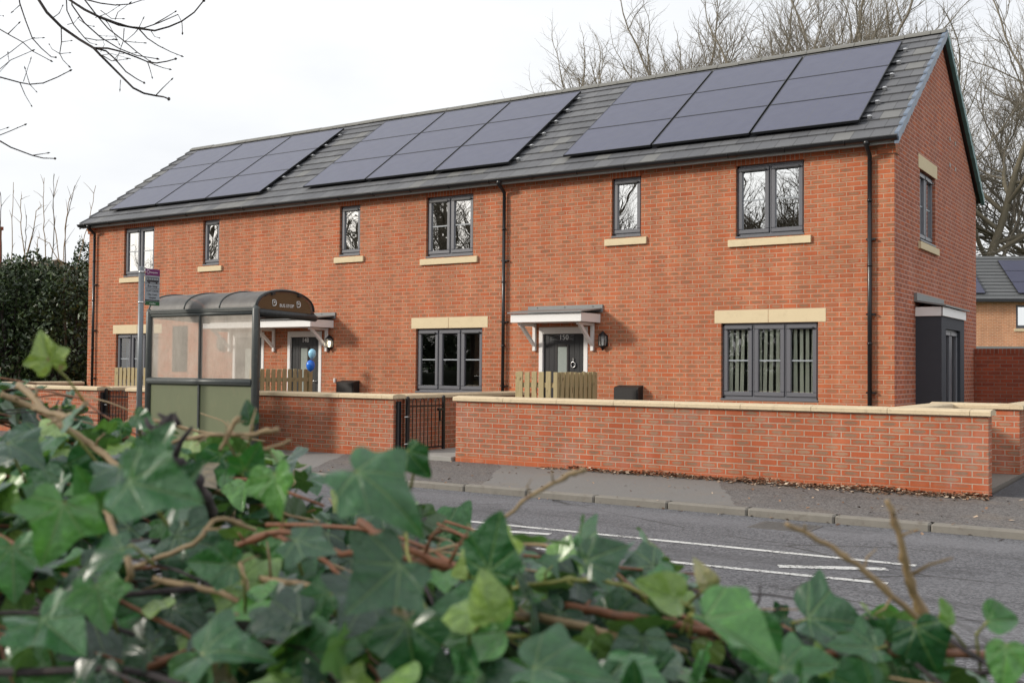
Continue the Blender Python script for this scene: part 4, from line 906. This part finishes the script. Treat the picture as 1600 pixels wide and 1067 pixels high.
# unseen shrubs added across the road to darken the ground floor window reflections
for i,x in enumerate((-44,-40,-36,-32,-28,-24,-20,-16,-12,-8,-4,0,4)):
    o=copy_tree((e0,e1,e2)[i%3]); o.location=(x,-29-(i%2)*.6,0); o.rotation_euler=(0,0,i*1.1); o.scale=(1.25,1.1,.85+.1*(i%3))
    tag(o,'added evergreen shrub across the road darkening the ground floor window reflections','shrub','added evergreen shrubs across the road')
# upright whips above the left thicket
WH=[(8,420,'M'),(64,100,1)]
whips=[((4,430),(6,330),(2,300)),((55,470),(60,360),(66,285)),((130,420),(105,360),(100,315),(107,305)),((118,410),(127,370),(130,336)),((110,425),(158,370),(178,330),(207,320)),((232,430),(218,370),(213,320),(217,278)),((248,430),(264,370),(262,320),(267,272)),((300,430),(272,365),(258,320),(282,282)),((316,430),(318,370),(335,320),(346,308)),((325,440),(320,360),(345,320),(368,290)),((360,450),(395,395),(440,340),(470,290)),((200,430),(180,390),(190,370)),((90,440),(150,380),(170,350)),((330,430),(240,380),(180,370))]
def whip_thing():
    r=random.Random(21)
    for i,wp in enumerate(whips):
        k=31+ (i%4)*.8; Q=[]
        pts=[at(x/3.14,260+ (y-0)/3.14*1.0*0+ (y)/1.0*0,k) for x,y in wp]
        pts=[at(x/3.14, (260+(y-260)*1.0), k) for x,y in wp]
        base=at(wp[0][0]/3.14,560,k); P_=[Vector((base.x,base.y,0)),Vector((base.x,base.y,2.2))]+pts
        # resample with small wiggle
        out=[]; 
        for a,b in zip(P_[:-1],P_[1:]):
            for j in range(4): q=a.lerp(b,j/4); out.append(q+Vector((r.uniform(-.02,.02),r.uniform(-.02,.02),0)))
        out.append(P_[-1]); n=len(out); t=thing('sapling_whip','x','sapling',(base.x,base.y,0),0,'bare upright saplings above the left thicket')
        m=MB(); L0=Vector((base.x,base.y,0)); m.tube([q-L0 for q in out],[.021*(1-.8*j/n)+.003 for j in range(n)],5,cap=False)
        for j in range(7,n-1,2):
            for _ in range(1):
                d=Vector((r.uniform(-1,1),r.uniform(-1,1),r.uniform(.4,1.5))).normalized()*r.uniform(.1,.55); q=out[j]-L0; m.tube([q,q+d*.5+Vector((0,0,.02)),q+d],[.009,.006,.003],3,cap=False)
        m.build('stem',mt['stemtan'] if i%3 else mt['bark'],t,fix=False)
        ords=['first','second','third','fourth','fifth','sixth','seventh','eighth','ninth','tenth','eleventh','twelfth','thirteenth','fourteenth']
        t['label']='%s thin bare sapling rising from the left thicket, counted from the left edge'%ords[sorted(range(len(whips)),key=lambda q:whips[q][-1][0]).index(i)]
whip_thing()
# small tree skirts behind thicket: fine bare twigs
tw=tree('bare_tree',55,6.2,dict(PT,levels=5,thick=.012,trunk=.3),'small bare twiggy tree poking out of the left thicket',mb=mt['bark'],mw=mt['bark']); tw.location=hbp(60,33)
# ------------------------------------------------------------------ overhanging tree, top left
def overhang():
    K=6.2; r=random.Random(5)
    t=thing('overhanging_tree','dark bare branches with buds hanging in from the top left','tree',(0,0,0)); base=at(-520,560,6.6); t.location=(base.x,base.y,-.15); L0=Vector((base.x,base.y,-.15))
    hub=at(60,-330,K); tr=MB(); P_=[Vector((base.x,base.y,-.3)),at(-500,100,6.6),at(-430,-350,6.5),at(-150,-420,6.3),hub]
    tr.tube([p-L0 for p in P_],[.20,.16,.12,.07,.035],10)
    up1=[at(-430,-350,6.5),at(-460,-800,6.6),at(-400,-1300,6.8)]; tr.tube([p-L0 for p in up1],[.12,.09,.04],8); 
    for _ in range(14):
        q=up1[0].lerp(up1[2],r.random()); grow(tr,tr,q-L0,Vector((r.uniform(-1,1),r.uniform(-1,1),r.uniform(.1,.9))).normalized(),r.uniform(1.2,2.2),.035,3,r,PT)
    tr.build('trunk',mt['bark'],t,fix=False)
    z=lambda x,y:(x/3.5575,y/3.5575)
    main=[ # (points in zoomed pixels, start radius px)
     ([(150,-1170),(180,-300),(215,0),(260,70),(340,150),(440,220),(520,268),(560,310),(625,375),(690,440),(740,490),(800,520),(865,533),(910,540),(935,550)],5.5),
     ([(520,268),(590,285),(640,330),(700,400),(760,440),(798,460)],3.2),
     ([(520,268),(600,270),(680,290),(760,320),(820,345),(870,352),(930,342),(972,330)],3.6),
     ([(820,345),(870,365),(905,378),(940,386)],2.2),([(820,345),(835,390),(845,428)],1.8),
     ([(200,-1170),(330,-300),(385,0),(470,55),(560,100),(660,140),(770,160),(860,172),(940,150),(1010,120),(1080,70),(1130,8)],5.0),
     ([(560,95),(640,125),(720,150),(800,157),(880,130),(990,82),(1012,130),(1014,182)],2.6),
     ([(860,135),(920,100),(972,68)],2.0),([(770,160),(820,215),(880,255),(950,290),(1006,312)],2.4),
     ([(770,160),(745,190),(700,228)],1.6),([(770,160),(795,108)],1.4),
     ([(100,-1000),(360,-200),(372,60),(410,140),(470,212),(540,225),(640,222)],2.6),([(470,212),(500,240),(530,248)],1.6),
     ([(180,-1100),(390,-200),(400,30),(470,130),(560,210),(660,270),(760,310),(870,328)],3.0),
     ([(220,-1170),(440,-200),(470,0),(540,90),(600,160),(690,230),(760,290),(830,340)],3.0),([(690,230),(740,236),(800,240)],1.6),([(690,160),(685,230),(650,330)],1.8),
     ([(60,-900),(80,-200),(110,20),(140,110),(180,215),(230,270),(285,318),(308,320)],2.8),([(180,215),(235,212)],1.5),([(110,30),(70,66)],1.5),
     ([(340,150),(342,235),(332,300),(350,335),(382,368)],2.2),([(332,300),(385,295)],1.4),([(342,235),(392,228)],1.4),([(332,300),(290,275),(275,250)],1.4),
     ([(0,430),(110,460),(165,470),(240,463),(320,430),(388,395)],3.0),([(110,460),(140,530),(173,586)],1.6),([(165,470),(140,385)],1.6),([(165,470),(200,508)],1.4),([(130,455),(170,332)],1.4),
     ([(0,785),(60,820),(180,865),(240,880),(302,882)],3.4),([(180,865),(262,852)],2.0),([(0,752),(60,728),(137,695)],2.4),([(0,725),(36,713)],1.6),
     ([(0,165),(60,200),(125,235),(180,285),(280,338)],2.6),([(0,330),(60,290),(130,235),(180,215)],1.8),([(45,190),(103,132)],1.8),([(0,385),(60,335),(180,283)],2.0),([(0,88),(16,90)],1.4),
     ([(0,400),(50,345),(45,300)],1.5),([(480,0),(560,20),(640,30),(720,25),(795,0)],2.6),([(640,110),(655,70),(720,20)],1.6),([(560,60),(620,105),(680,106)],1.6),([(298,98),(330,75),(347,37)],1.7),
     ([(560,90),(600,130),(640,200),(662,245)],1.5),([(530,100),(600,75),(660,35)],1.3),([(440,110),(480,140),(518,148)],1.4),([(375,138),(410,130),(432,105)],1.3),([(570,310),(620,340),(650,338),(700,330)],1.8),([(670,445),(667,495)],1.6),([(865,533),(905,490),(952,445)],2.0),([(840,175),(860,205),(883,212)],1.4),
     ([(620,222),(660,205),(560,200)],1.1),([(560,290),(580,250),(570,220)],1.1),([(630,340),(660,300),(750,295)],1.2),([(550,310),(620,300),(712,325)],1.1)]
    mb=MB()
    for i,(pp,w_) in enumerate(main):
        k0=K+r.uniform(-.35,.35) if i not in (0,1,2,3,4) else K
        rnd=random.Random(int(pp[0][0])*7+int(pp[0][1])) ; k0=K
        P2=[at(*z(*q),k0+ .03*math.sin(j*1.7+i)) for j,q in enumerate(pp)]
        if pp[0][0]==0:   # carried on from a limb outside the frame
            P2=[at(-330,z(*pp[0])[1]-160,6.5),at(-120,z(*pp[0])[1]-45,6.3)]+P2; 
        s_=w_*1.45/3.5575*K/F*1.0; n=len(P2); mb.tube([q-L0 for q in P2],[s_*(1.15-.6*j/(n-1)) for j in range(n)],6,cap=True)
        e=P2[-1]; d=(P2[-1]-P2[-2]).normalized(); mb.tube([e-L0-d*.004,e-L0+d*.006,e-L0+d*.018],[s_*.6,s_*1.25+.0012,.0006],6)
        # buds and spurs
        for a,b in zip(P2[:-1],P2[1:]):
            ln=(b-a).length
            for _ in range(int(ln/.055)):
                if r.random()<.5 and a.z<6.2:
                    q=a.lerp(b,r.random())-L0; dd=perp((b-a).normalized(),r)*.6+(b-a).normalized()*.7; mb.tube([q,q+dd*.010],[s_*.5+.0014,.0006],4)
    mb.build('branches',mt['barkdark'],t,fix=False)
    # limbs outside the frame that carry the left-hand twigs
    lb=MB()
    for (x0,y0) in ((-330,-105),(-330,60),(-330,-200)):
        q=at(x0,y0,6.5); lb.tube([at(-505,y0+70,6.6)-L0,q-L0],[.06,.025],8)
    lb.build('limb',mt['bark'],t,fix=False)
overhang()
# ------------------------------------------------------------------ ivy hedge in the foreground
def ivymat():
    g=G('ivy_leaf'); a=g.n('ShaderNodeVertexColor',layer_name='tone'); tx,ty,tz=g.sep(a.outputs[0]); al=a.outputs[1]
    uvn=g.n('ShaderNodeUVMap',uv_map='leaf'); u,v,_=g.sep(uvn.outputs[0])
    cr=g.n('ShaderNodeValToRGB'); e=cr.color_ramp.elements; cols=[(0,(.006,.030,.012)),(.3,(.014,.068,.022)),(.55,(.036,.145,.032)),(.75,(.11,.27,.05)),(.9,(.24,.31,.07)),(1,(.30,.22,.15))]
    e[0].color=(*cols[0][1],1); e[1].color=(*cols[-1][1],1)
    for p_,c in cols[1:-1]: q=e.new(p_); q.color=(*c,1)
    g.put(cr.inputs[0],tx)
    # veins: rays from the leaf base to the lobe tips
    dmin=None
    for an in (90,48,132,5,175):
        ca,sa=math.cos(math.radians(an)),math.sin(math.radians(an))
        al_=g.m_('ADD',g.m_('MULTIPLY',u,ca),g.m_('MULTIPLY',v,sa)); pe=g.m_('ABSOLUTE',g.m_('SUBTRACT',g.m_('MULTIPLY',u,sa),g.m_('MULTIPLY',v,ca)))
        pe=g.m_('ADD',pe,g.m_('MULTIPLY',g.m_('LESS_THAN',al_,0.0),1.0)); pe=g.m_('ADD',pe,g.m_('MULTIPLY',al_,.012 if an==90 else .022)); dmin=pe if dmin is None else g.m_('MINIMUM',dmin,pe)
    vein=g.m_('SUBTRACT',1.0,g.ss(dmin,.008,.034))
    # side veins
    w_=g.n('ShaderNodeTexWave',wave_type='BANDS',bands_direction='Y'); vv=g.m_('SUBTRACT',v,g.m_('MULTIPLY',g.m_('ABSOLUTE',u),.8)); g.put(w_.inputs['Vector'],g.comb(0.0,vv,0.0)); w_.inputs['Scale'].default_value=1.9
    side=g.m_('MULTIPLY',g.ss(w_.outputs['Fac'],.90,1.0),.12)
    n=g.noise(g.comb(u,v,tz),5,4,.6)
    base=g.mix(g.m_('MULTIPLY',g.ss(n,.45,.75),.55),cr.outputs[0],g.mix(1.0,cr.outputs[0],(1.9,1.7,1.3),'MULTIPLY'))
    base=g.mix(1.0,base,g.mix(g.noise(g.comb(u,v,tz),22,3,.6),(.8,.8,.8),(1.2,1.2,1.2)),'MULTIPLY')
    vc=g.mix(.55,cr.outputs[0],(.26,.36,.14))
    c=g.mix(g.m_('MULTIPLY',g.m_('MAXIMUM',g.m_('MULTIPLY',vein,.8),side),ty),base,vc)
    # underside is paler and matt
    geo=g.n('ShaderNodeNewGeometry'); c=g.mix(g.m_('MULTIPLY',geo.outputs['Backfacing'],.55),c,(.13,.19,.08))
    # brown dry margin on some leaves
    br=g.m_('MULTIPLY',g.ss(g.m_('ADD',g.noise(g.comb(u,v,tz),3.2,4,.7),g.m_('MULTIPLY',g.m_('SUBTRACT',tz,.5),.0)),.60,.68),g.m_('GREATER_THAN',al,.93)); c=g.mix(br,c,(.22,.11,.05))
    h=g.m_('ADD',g.m_('MULTIPLY',vein,-.9),g.m_('MULTIPLY',n,.9))
    p=g.pr(c,g.m_('ADD',.30,g.m_('MULTIPLY',n,.2)),0,g.bump(h,.02,.5),.35,Coat_Weight=.85,Coat_Roughness=.27,Coat_Tint=(.85,.95,1.0,1))
    tr=g.n('ShaderNodeBsdfTranslucent'); g.put(tr.inputs[0],g.mix(1.0,c,(1.6,2.0,.8),'MULTIPLY')); mx=g.n('ShaderNodeMixShader'); mx.inputs[0].default_value=.16
    g.nt.links.new(p,mx.inputs[1]); g.nt.links.new(tr.outputs[0],mx.inputs[2]); return g.end(mx.outputs[0])
mt['ivy']=ivymat()
def leaf_template(variant,rings,sub):
    # half outline from base notch to tip, mirrored ; y towards the tip
    V_=[[(0,-.02),(.13,-.17),(.30,-.24),(.43,-.17),(.47,-.05),(.50,.05),(.60,.14),(.70,.26),(.60,.34),(.42,.42),(.33,.52),(.26,.68),(.15,.86),(0,1.05)],
        [(0,-.02),(.15,-.14),(.33,-.16),(.46,-.05),(.52,.08),(.60,.20),(.64,.30),(.54,.40),(.43,.52),(.33,.66),(.22,.82),(.11,.94),(0,1.02)],
        [(0,-.03),(.12,-.18),(.32,-.26),(.46,-.20),(.48,-.06),(.55,.06),(.68,.14),(.76,.24),(.64,.34),(.48,.42),(.38,.52),(.28,.68),(.16,.86),(0,1.06)],
        [(0,-.02),(.16,-.10),(.32,-.06),(.43,.06),(.46,.22),(.42,.42),(.33,.60),(.22,.78),(.11,.93),(0,1.03)]]
    h=V_[variant]; pts=[]
    def cat(p0,p1,p2,p3,t): return tuple(.5*((2*p1[i])+(-p0[i]+p2[i])*t+(2*p0[i]-5*p1[i]+4*p2[i]-p3[i])*t*t+(-p0[i]+3*p1[i]-3*p2[i]+p3[i])*t**3) for i in (0,1))
    for i in range(len(h)-1):
        p0=h[i-1] if i else h[0]; p3=h[i+2] if i+2<len(h) else h[-1]
        for s in range(sub): pts.append(cat(p0,h[i],h[i+1],p3,s/sub))
    pts.append(h[-1]); left=[(-x,y) for x,y in pts[1:-1]][::-1]; out=np.array(pts+left); n=len(out); c=np.array([0,.16])
    V=[c]; 
    for k in range(1,rings+1): V+=list(c+(out-c)*(k/rings)**.9)
    V=np.array(V); Fs=[]
    for i in range(n): Fs.append((0,1+i,1+(i+1)%n,0))
    for k in range(rings-1):
        a=1+k*n
        for i in range(n): Fs.append((a+i,a+n+i,a+n+(i+1)%n,a+(i+1)%n))
    tri=[]
    for f in Fs:
        if f[3]==f[0]: tri.append(f[:3])
        else: tri.append((f[0],f[1],f[2])); tri.append((f[0],f[2],f[3]))
    return V,np.array(tri)
class Ivy:
    def __init__(s): s.V=[];s.F=[];s.T=[];s.U=[];s.n=0
    def leaf(s,pos,tip,nrm,size,tone,vein,variant,R_,hi=True,alpha=.5,curl=None):
        key=(variant,hi)
        if key not in s.__dict__.setdefault('tp',{}): s.tp[key]=leaf_template(variant,5 if hi else 2,3 if hi else 1)
        t,f=s.tp[key]; x,y=t[:,0].copy(),t[:,1].copy()
        x=x*R_.uniform(.85,1.15)*(1+R_.uniform(-.12,.12)*np.sign(x)); y=y*R_.uniform(.9,1.12)
        rr=np.hypot(x,y-.15); ph=R_.uniform(0,6.28); th=np.arctan2(y-.15,x)
        cu=R_.uniform(-.05,.30) if curl is None else curl
        z=R_.uniform(-.1,.62)*np.abs(x)*1.0-cu*rr**2*1.1+R_.uniform(-.25,.25)*y**2+.05*rr*np.sin(th*5+ph)+.035*rr**1.5*np.sin(th*9+ph*2)+R_.uniform(-.2,.2)*y*x
        ny_=np.array(tip,float); ny_/=np.linalg.norm(ny_); nz=np.array(nrm,float); nz-=ny_*(nz@ny_); nz/=np.linalg.norm(nz)+1e-9; nx=np.cross(ny_,nz)
        P=np.array(pos)+size*(np.outer(x,nx)+np.outer(y-.3,ny_)+np.outer(z,nz))
        s.V.append(P); s.F.append(f+s.n); s.n+=len(P); zz=R_.uniform(0,9)
        s.T.append(np.tile([tone,vein,zz,alpha],(len(P),1))); s.U.append(t)
        return np.array(pos)-size*.3*ny_
    def build(s,name,parent):
        V=np.concatenate(s.V); Fq=np.concatenate(s.F); T=np.concatenate(s.T); U=np.concatenate(s.U)
        me=np_mesh(name,V,Fq,T,mt['ivy'],True); uv=me.uv_layers.new(name='leaf'); li=np.empty(len(me.loops),dtype=np.int32); me.loops.foreach_get('vertex_index',li); uv.data.foreach_set('uv',U[li].astype(np.float32).ravel())
        o=bpy.data.objects.new(name,me); C.objects.link(o); o.parent=parent; return o
def hz(X):   # hedge top height along X
    xs=[-30,1.6,2.1,2.45,2.8,3.1,3.4,3.7,4.0,4.4,9,30]; ys=[1.345,1.345,1.335,1.272,1.20,1.155,1.12,1.08,1.06,1.055,1.08,1.1]; return float(np.interp(X,xs,ys))
hedge=thing('ivy_hedge','glossy ivy covered hedge top close in the foreground','hedge',(0,0,0))
R_=np.random.default_rng(12); iv=Ivy(); pet=MB(); rv=random.Random(9)
YF,YN=-15.62,-16.30
def in_front(P): return (Vector(P)-Vector(CAM)).length
cand=[]
for i in range(9000):
    X=R_.uniform(-.4,5.0) if i<7200 else R_.uniform(-26,24)
    if i>=7200 and -.4<X<5.0: continue
    s_=R_.random(); h=hz(X)+.022*math.sin(X*9.1)+.02*math.sin(X*23+1)+.012*math.sin(X*41)
    q=R_.random()
    if q<.62:  # top
        t=R_.random(); Y=YN+(YF-YN)*t; edge=min(t,1-t); Z=h-.06*max(0,.18-edge)/.18-abs(R_.normal(0,.055))+.02; nrm=np.array([R_.normal(.1,.65),-.35+(t-.5)*.7+R_.normal(0,.6),.8])
    elif q<.82: t=R_.random()**1.2; Y=YF+.03+R_.normal(0,.03)-.0; Z=h-.07-t*(h+.1)*(.9); nrm=np.array([R_.normal(0,.4),.9,.4])
    else: t=R_.random()**1.2; Y=YN-.03+R_.normal(0,.03); Z=h-.07-t*(h+.1)*.9; nrm=np.array([R_.normal(0,.4),-.9,.5])
    P=np.array([X,Y,Z])
    dv=Vector(P)-Vector(CAM)
    if dv.length<.50: continue
    cand.append((P,nrm))
for P,nrm in cand:
    dist=(Vector(P)-Vector(CAM)).length; hi=dist<3.2
    tip=np.array([R_.normal(.1,.7),R_.normal(-.35,.6),R_.normal(-.35,.35)]); tone=float(np.clip(R_.beta(1.5,2.3),0,.86)); 
    if R_.random()<.07: tone=R_.uniform(.80,.93)
    if R_.random()<.012: tone=1.0
    iv.leaf(P,tip,nrm,R_.uniform(.025,.056)*(1.2 if R_.random()<.15 else 1),tone,R_.uniform(.35,1),int(R_.choice([0,1,2,3],p=[.34,.28,.22,.16])),R_,hi,R_.random())
# larger leaves standing clear of the hedge top: px,py,length px,angle,depth scale,tone,variant,tilt
def hero(px,py,L_,ang,real,tone,var,lean=.1,nup=.7,alpha=.3,curl=None,side=0.):
    k=real*F/L_; real*=.60; nup=min(.95,max(.1,nup+rv.uniform(-.35,.25))); side+=rv.uniform(-.6,.6); pos=at(px,py,k); a=math.radians(ang); tip=rt*math.cos(a)+up*math.sin(a)-fw*lean; nrm=-fw*(1-nup)+Vector((0,0,1))*nup+rt*side
    b=iv.leaf(tuple(pos),tuple(tip),tuple(nrm),real,tone,1.,var,R_,True,alpha,curl); b=Vector(b)
    e=b+Vector(fw)*.03+Vector((rv.uniform(-.03,.03),rv.uniform(-.01,.02),-rv.uniform(.02,.05))); mid=b.lerp(e,.5)+Vector((rv.uniform(-.01,.01),0,.008)); pet.tube([b,mid,e],[.0010,.0012,.0014],6)
H=[(150,775,120,118,.06,.60,0,.1,.35,.3),(205,745,150,-35,.075,.35,2,.3,.75,.3),(250,700,120,70,.06,.42,1,.1,.4,.3),(90,815,170,-100,.08,.66,0,.4,.45,.3),(230,760,185,-10,.075,.46,1,.2,.7,.3),
 (432,762,125,-80,.065,.72,0,.3,.45,.3),(585,755,200,-30,.085,.45,2,.3,.6,.3),(645,715,85,-55,.048,.38,1,.15,.35,.3),(768,868,150,80,.075,.36,1,.1,.25,.3),(600,905,190,-140,.08,.33,2,.4,.7,.3),
 (935,868,130,25,.065,.30,3,.1,.25,.3),(1040,905,100,10,.055,.52,1,.1,.6,.3),(1135,985,200,-28,.085,.66,1,.25,.5,.3),(1040,930,130,160,.06,.86,3,.1,.35,.3),(1290,968,150,0,.08,.34,0,.2,.55,.3),
 (725,962,110,-160,.05,.85,3,.1,.4,.3),(765,948,120,100,.05,.86,3,.1,.2,.3),(155,935,125,-70,.06,.62,0,.35,.45,.3),(85,985,170,-30,.08,.52,2,.4,.6,.3),(345,1015,190,15,.085,.42,0,.2,.65,.3),
 (330,1050,150,-60,.075,.62,2,.3,.4,.3),(490,1020,180,10,.085,.55,1,.2,.7,.3),(650,1045,170,-20,.08,.40,1,.3,.7,.3),(870,1045,200,0,.085,.42,2,.2,.7,.3),(1480,965,70,110,.035,.80,3,.1,.2,.3),
 (1560,968,90,10,.045,.58,3,.1,.4,.3),(1440,1000,130,-70,.065,.30,1,.2,.4,.3),(1350,1010,120,170,.06,.42,0,.2,.6,.3),(20,880,150,-80,.08,.58,0,.3,.5,.3),(30,700,120,-20,.07,.30,2,.2,.7,.3),
 (640,1000,160,-80,.07,.34,1,.3,.4,.3),(1250,1040,150,10,.07,.50,0,.2,.7,.3),(1000,1040,140,-150,.07,.6,2,.2,.6,.3),(285,765,130,50,.06,.30,2,.2,.5,.3),(390,650,60,100,.04,.30,3,.1,.2,.3),(390,720,90,60,.05,.5,0,.1,.4,.3),
 (1180,1000,160,-60,.07,.55,3,.3,.3,.3),(560,985,120,-40,.06,.66,0,.3,.5,.3),(30,1040,140,-20,.07,.6,1,.3,.5,.3),(170,870,130,-150,.06,.36,2,.3,.6,.3),(480,850,120,-15,.06,.33,2,.3,.6,.3),
 (345,880,110,170,.055,.45,1,.3,.6,.3),(110,655,90,40,.055,.45,3,.2,.5,.3),(1570,1030,130,-100,.06,.66,3,.2,.4,.3),(1110,1020,90,-100,.05,.88,3,.2,.3,.3),(220,655,70,-30,.045,.40,3,.2,.5,.3),(500,930,100,-170,.05,.5,1,.2,.6,.3)]
for h in H: hero(*h)
hero(75,555,85,108,.055,.90,2,.1,.15,.99,.3)            # upright yellowing leaf with a brown edge
hero(1105,905,75,125,.04,.97,3,.1,.2,.1,.9)             # curled dry leaf
iv.build('foliage',hedge)
tag(pet.build('petioles',mt['stemgreen'],hedge,fix=False),kind='stuff')
# stems
def stem(pts,r0,r1,mat,name='stem',n=9,wob=.002):
    r=random.Random(int(pts[0][0])); P=[at(*p) for p in pts]; out=[]
    for i in range(len(P)-1):
        p0=P[max(i-1,0)];p1=P[i];p2=P[i+1];p3=P[min(i+2,len(P)-1)]
        for s in range(6):
            t=s/6; q=.5*((2*p1)+(p2-p0)*t+(2*p0-5*p1+4*p2-p3)*t*t+(3*p1-p0-3*p2+p3)*t**3); out.append(q+Vector((r.uniform(-1,1),r.uniform(-1,1),r.uniform(-1,1)))*wob*.5)
    out.append(P[-1]); m=len(out); rad=[.72*(r0+(r1-r0)*i/(m-1))*(1+r.uniform(-.08,.08)+(.45 if r.random()<.09 else 0)) for i in range(m)]
    b=MB().tube(out,rad,n)
    for i in range(3,m-2,3):
        if r.random()<.75 and r0>.002: d=perp((out[i+1]-out[i]).normalized(),r); q=out[i]; l_=r.choice((.008,.012,.03)); b.tube([q,q+d*l_*.6+Vector((0,0,.003)),q+d*l_+Vector((r.uniform(-.01,.01),0,.006))],[rad[i]*.55,rad[i]*.4,rad[i]*.25],5)
    b.build(name,mt[mat],hedge,fix=False)
stem([(340,870,1.0),(440,830,.97),(520,862,.95),(600,868,.95),(700,885,.95),(780,890,1.0)],.0045,.0035,'stemred')
stem([(560,815,.98),(620,850,.95),(700,885,.94),(730,910,.95),(780,960,.95)],.0055,.004,'stemred')
stem([(430,835,1.0),(500,870,.95),(560,925,.93),(580,940,.95)],.0035,.002,'stemred')
stem([(880,945,.95),(960,960,.92),(1060,975,.92),(1150,1000,.95),(1240,1005,1.0)],.006,.005,'stemred')
stem([(800,960,.95),(900,975,.90),(1010,1010,.90),(1080,1020,.95)],.0055,.005,'stemtan')
stem([(1240,1030,.9),(1330,1018,.88),(1440,1020,.88),(1540,1022,.92),(1620,1025,.95)],.006,.005,'stemred')
stem([(640,868,1.05),(740,842,1.02),(830,775,1.0),(890,742,1.0),(915,733,1.0)],.0022,.0032,'stemtan')
stem([(1500,1020,.95),(1440,970,.93),(1350,890,.92),(1290,850,.92),(1228,817,.92)],.0045,.0028,'stemtan')
stem([(1480,1010,.95),(1440,955,.94),(1420,900,.93),(1405,840,.92),(1386,780,.92)],.0065,.0032,'stemtan')
stem([(1150,960,.95),(1200,975,.92),(1240,1000,.92),(1300,1030,.9)],.004,.006,'stemdark')
stem([(270,690,1.05),(330,680,1.02),(390,678,1.0),(436,671,1.0)],.0026,.0036,'stemtan')
stem([(355,720,1.0),(385,708,1.0),(420,700,1.0),(455,688,1.0)],.0022,.0022,'stemtan')
stem([(345,705,1.0),(358,675,1.0),(372,650,1.0)],.0022,.0035,'stemtan')
stem([(275,655,1.0),(262,662,1.0),(245,675,1.0),(240,690,1.0),(255,712,1.0),(280,730,1.02),(300,750,1.05),(330,800,1.1)],.0085,.0105,'stemdark',wob=.006,n=11)
stem([(30,600,1.3),(90,660,1.2),(150,700,1.2),(220,760,1.15)],.006,.005,'stemtan')
stem([(0,615,1.2),(60,640,1.2),(110,650,1.15),(135,630,1.1)],.005,.004,'stemtan')
stem([(165,790,1.0),(180,840,.95),(205,890,.92),(190,930,.95)],.0045,.004,'stemtan')
stem([(210,885,.95),(300,850,.93),(340,812,.95),(400,828,.97)],.003,.003,'stemtan')
stem([(350,850,.97),(375,880,.95),(390,925,.93),(440,960,.95)],.0028,.0028,'stemtan')
stem([(690,1030,.9),(770,1000,.87),(800,995,.87),(870,1005,.9),(930,1060,.9)],.003,.0022,'stemgreen')
stem([(780,925,.95),(850,910,.92),(930,905,.92),(1000,925,.93),(1010,960,.95)],.0028,.002,'stemgreen')
stem([(630,1040,.9),(670,980,.9),(640,880,.93),(635,820,.95)],.0022,.0018,'stemgreen')
stem([(650,1060,.85),(600,1065,.8),(560,1120,.8)],.006,.006,'stemred')
stem([(380,900,1.0),(480,915,.95),(560,930,.93)],.004,.004,'stemtan')
stem([(200,1060,.85),(260,1030,.85),(340,1010,.9)],.005,.005,'stemred')
stem([(240,905,.95),(340,925,.93),(420,960,.92),(520,975,.95)],.004,.0035,'stemtan')
# random runners inside the hedge
rms=[MB(),MB(),MB()]; r=random.Random(17)
for i in range(640):
    X=r.uniform(.2,4.6) if i<460 else r.uniform(-24,22); Y=r.uniform(YN,YF); Z=hz(X)+.01-abs(r.gauss(0,.05)); d=Vector((r.choice((-1,1)),r.uniform(-.5,.5),r.uniform(-.15,.12))).normalized(); P=[Vector((X,Y,Z))]
    for j in range(6): d=(d+Vector((r.uniform(-.35,.35),r.uniform(-.35,.35),r.uniform(-.25,.2)))).normalized(); q=P[-1]+d*r.uniform(.04,.07); q.z=min(q.z,hz(q.x)+.03); P.append(q)
    if (P[3]-Vector(CAM)).length<.5: continue
    s_=r.uniform(.0010,.0036); rm=rms[i%3]; rm.tube(P,[s_*(1-.08*j) for j in range(7)],6)
for q,w_ in zip(rms,('stemred','stemtan','stemdark')): tag(q.build('runners',mt[w_],hedge,fix=False),kind='stuff')
um=MB(); xs=[-28+ i*.35 for i in range(160)]  # solid dark core added under the leaves to close see-through gaps
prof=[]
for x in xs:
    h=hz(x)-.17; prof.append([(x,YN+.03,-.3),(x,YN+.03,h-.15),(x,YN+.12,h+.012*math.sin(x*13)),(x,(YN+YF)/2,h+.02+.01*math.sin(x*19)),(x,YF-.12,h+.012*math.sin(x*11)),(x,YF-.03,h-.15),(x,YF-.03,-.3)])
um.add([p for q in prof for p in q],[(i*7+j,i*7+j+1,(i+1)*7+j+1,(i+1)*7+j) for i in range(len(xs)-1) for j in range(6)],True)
um.build('dark_core',mt['under'],hedge,fix=False)
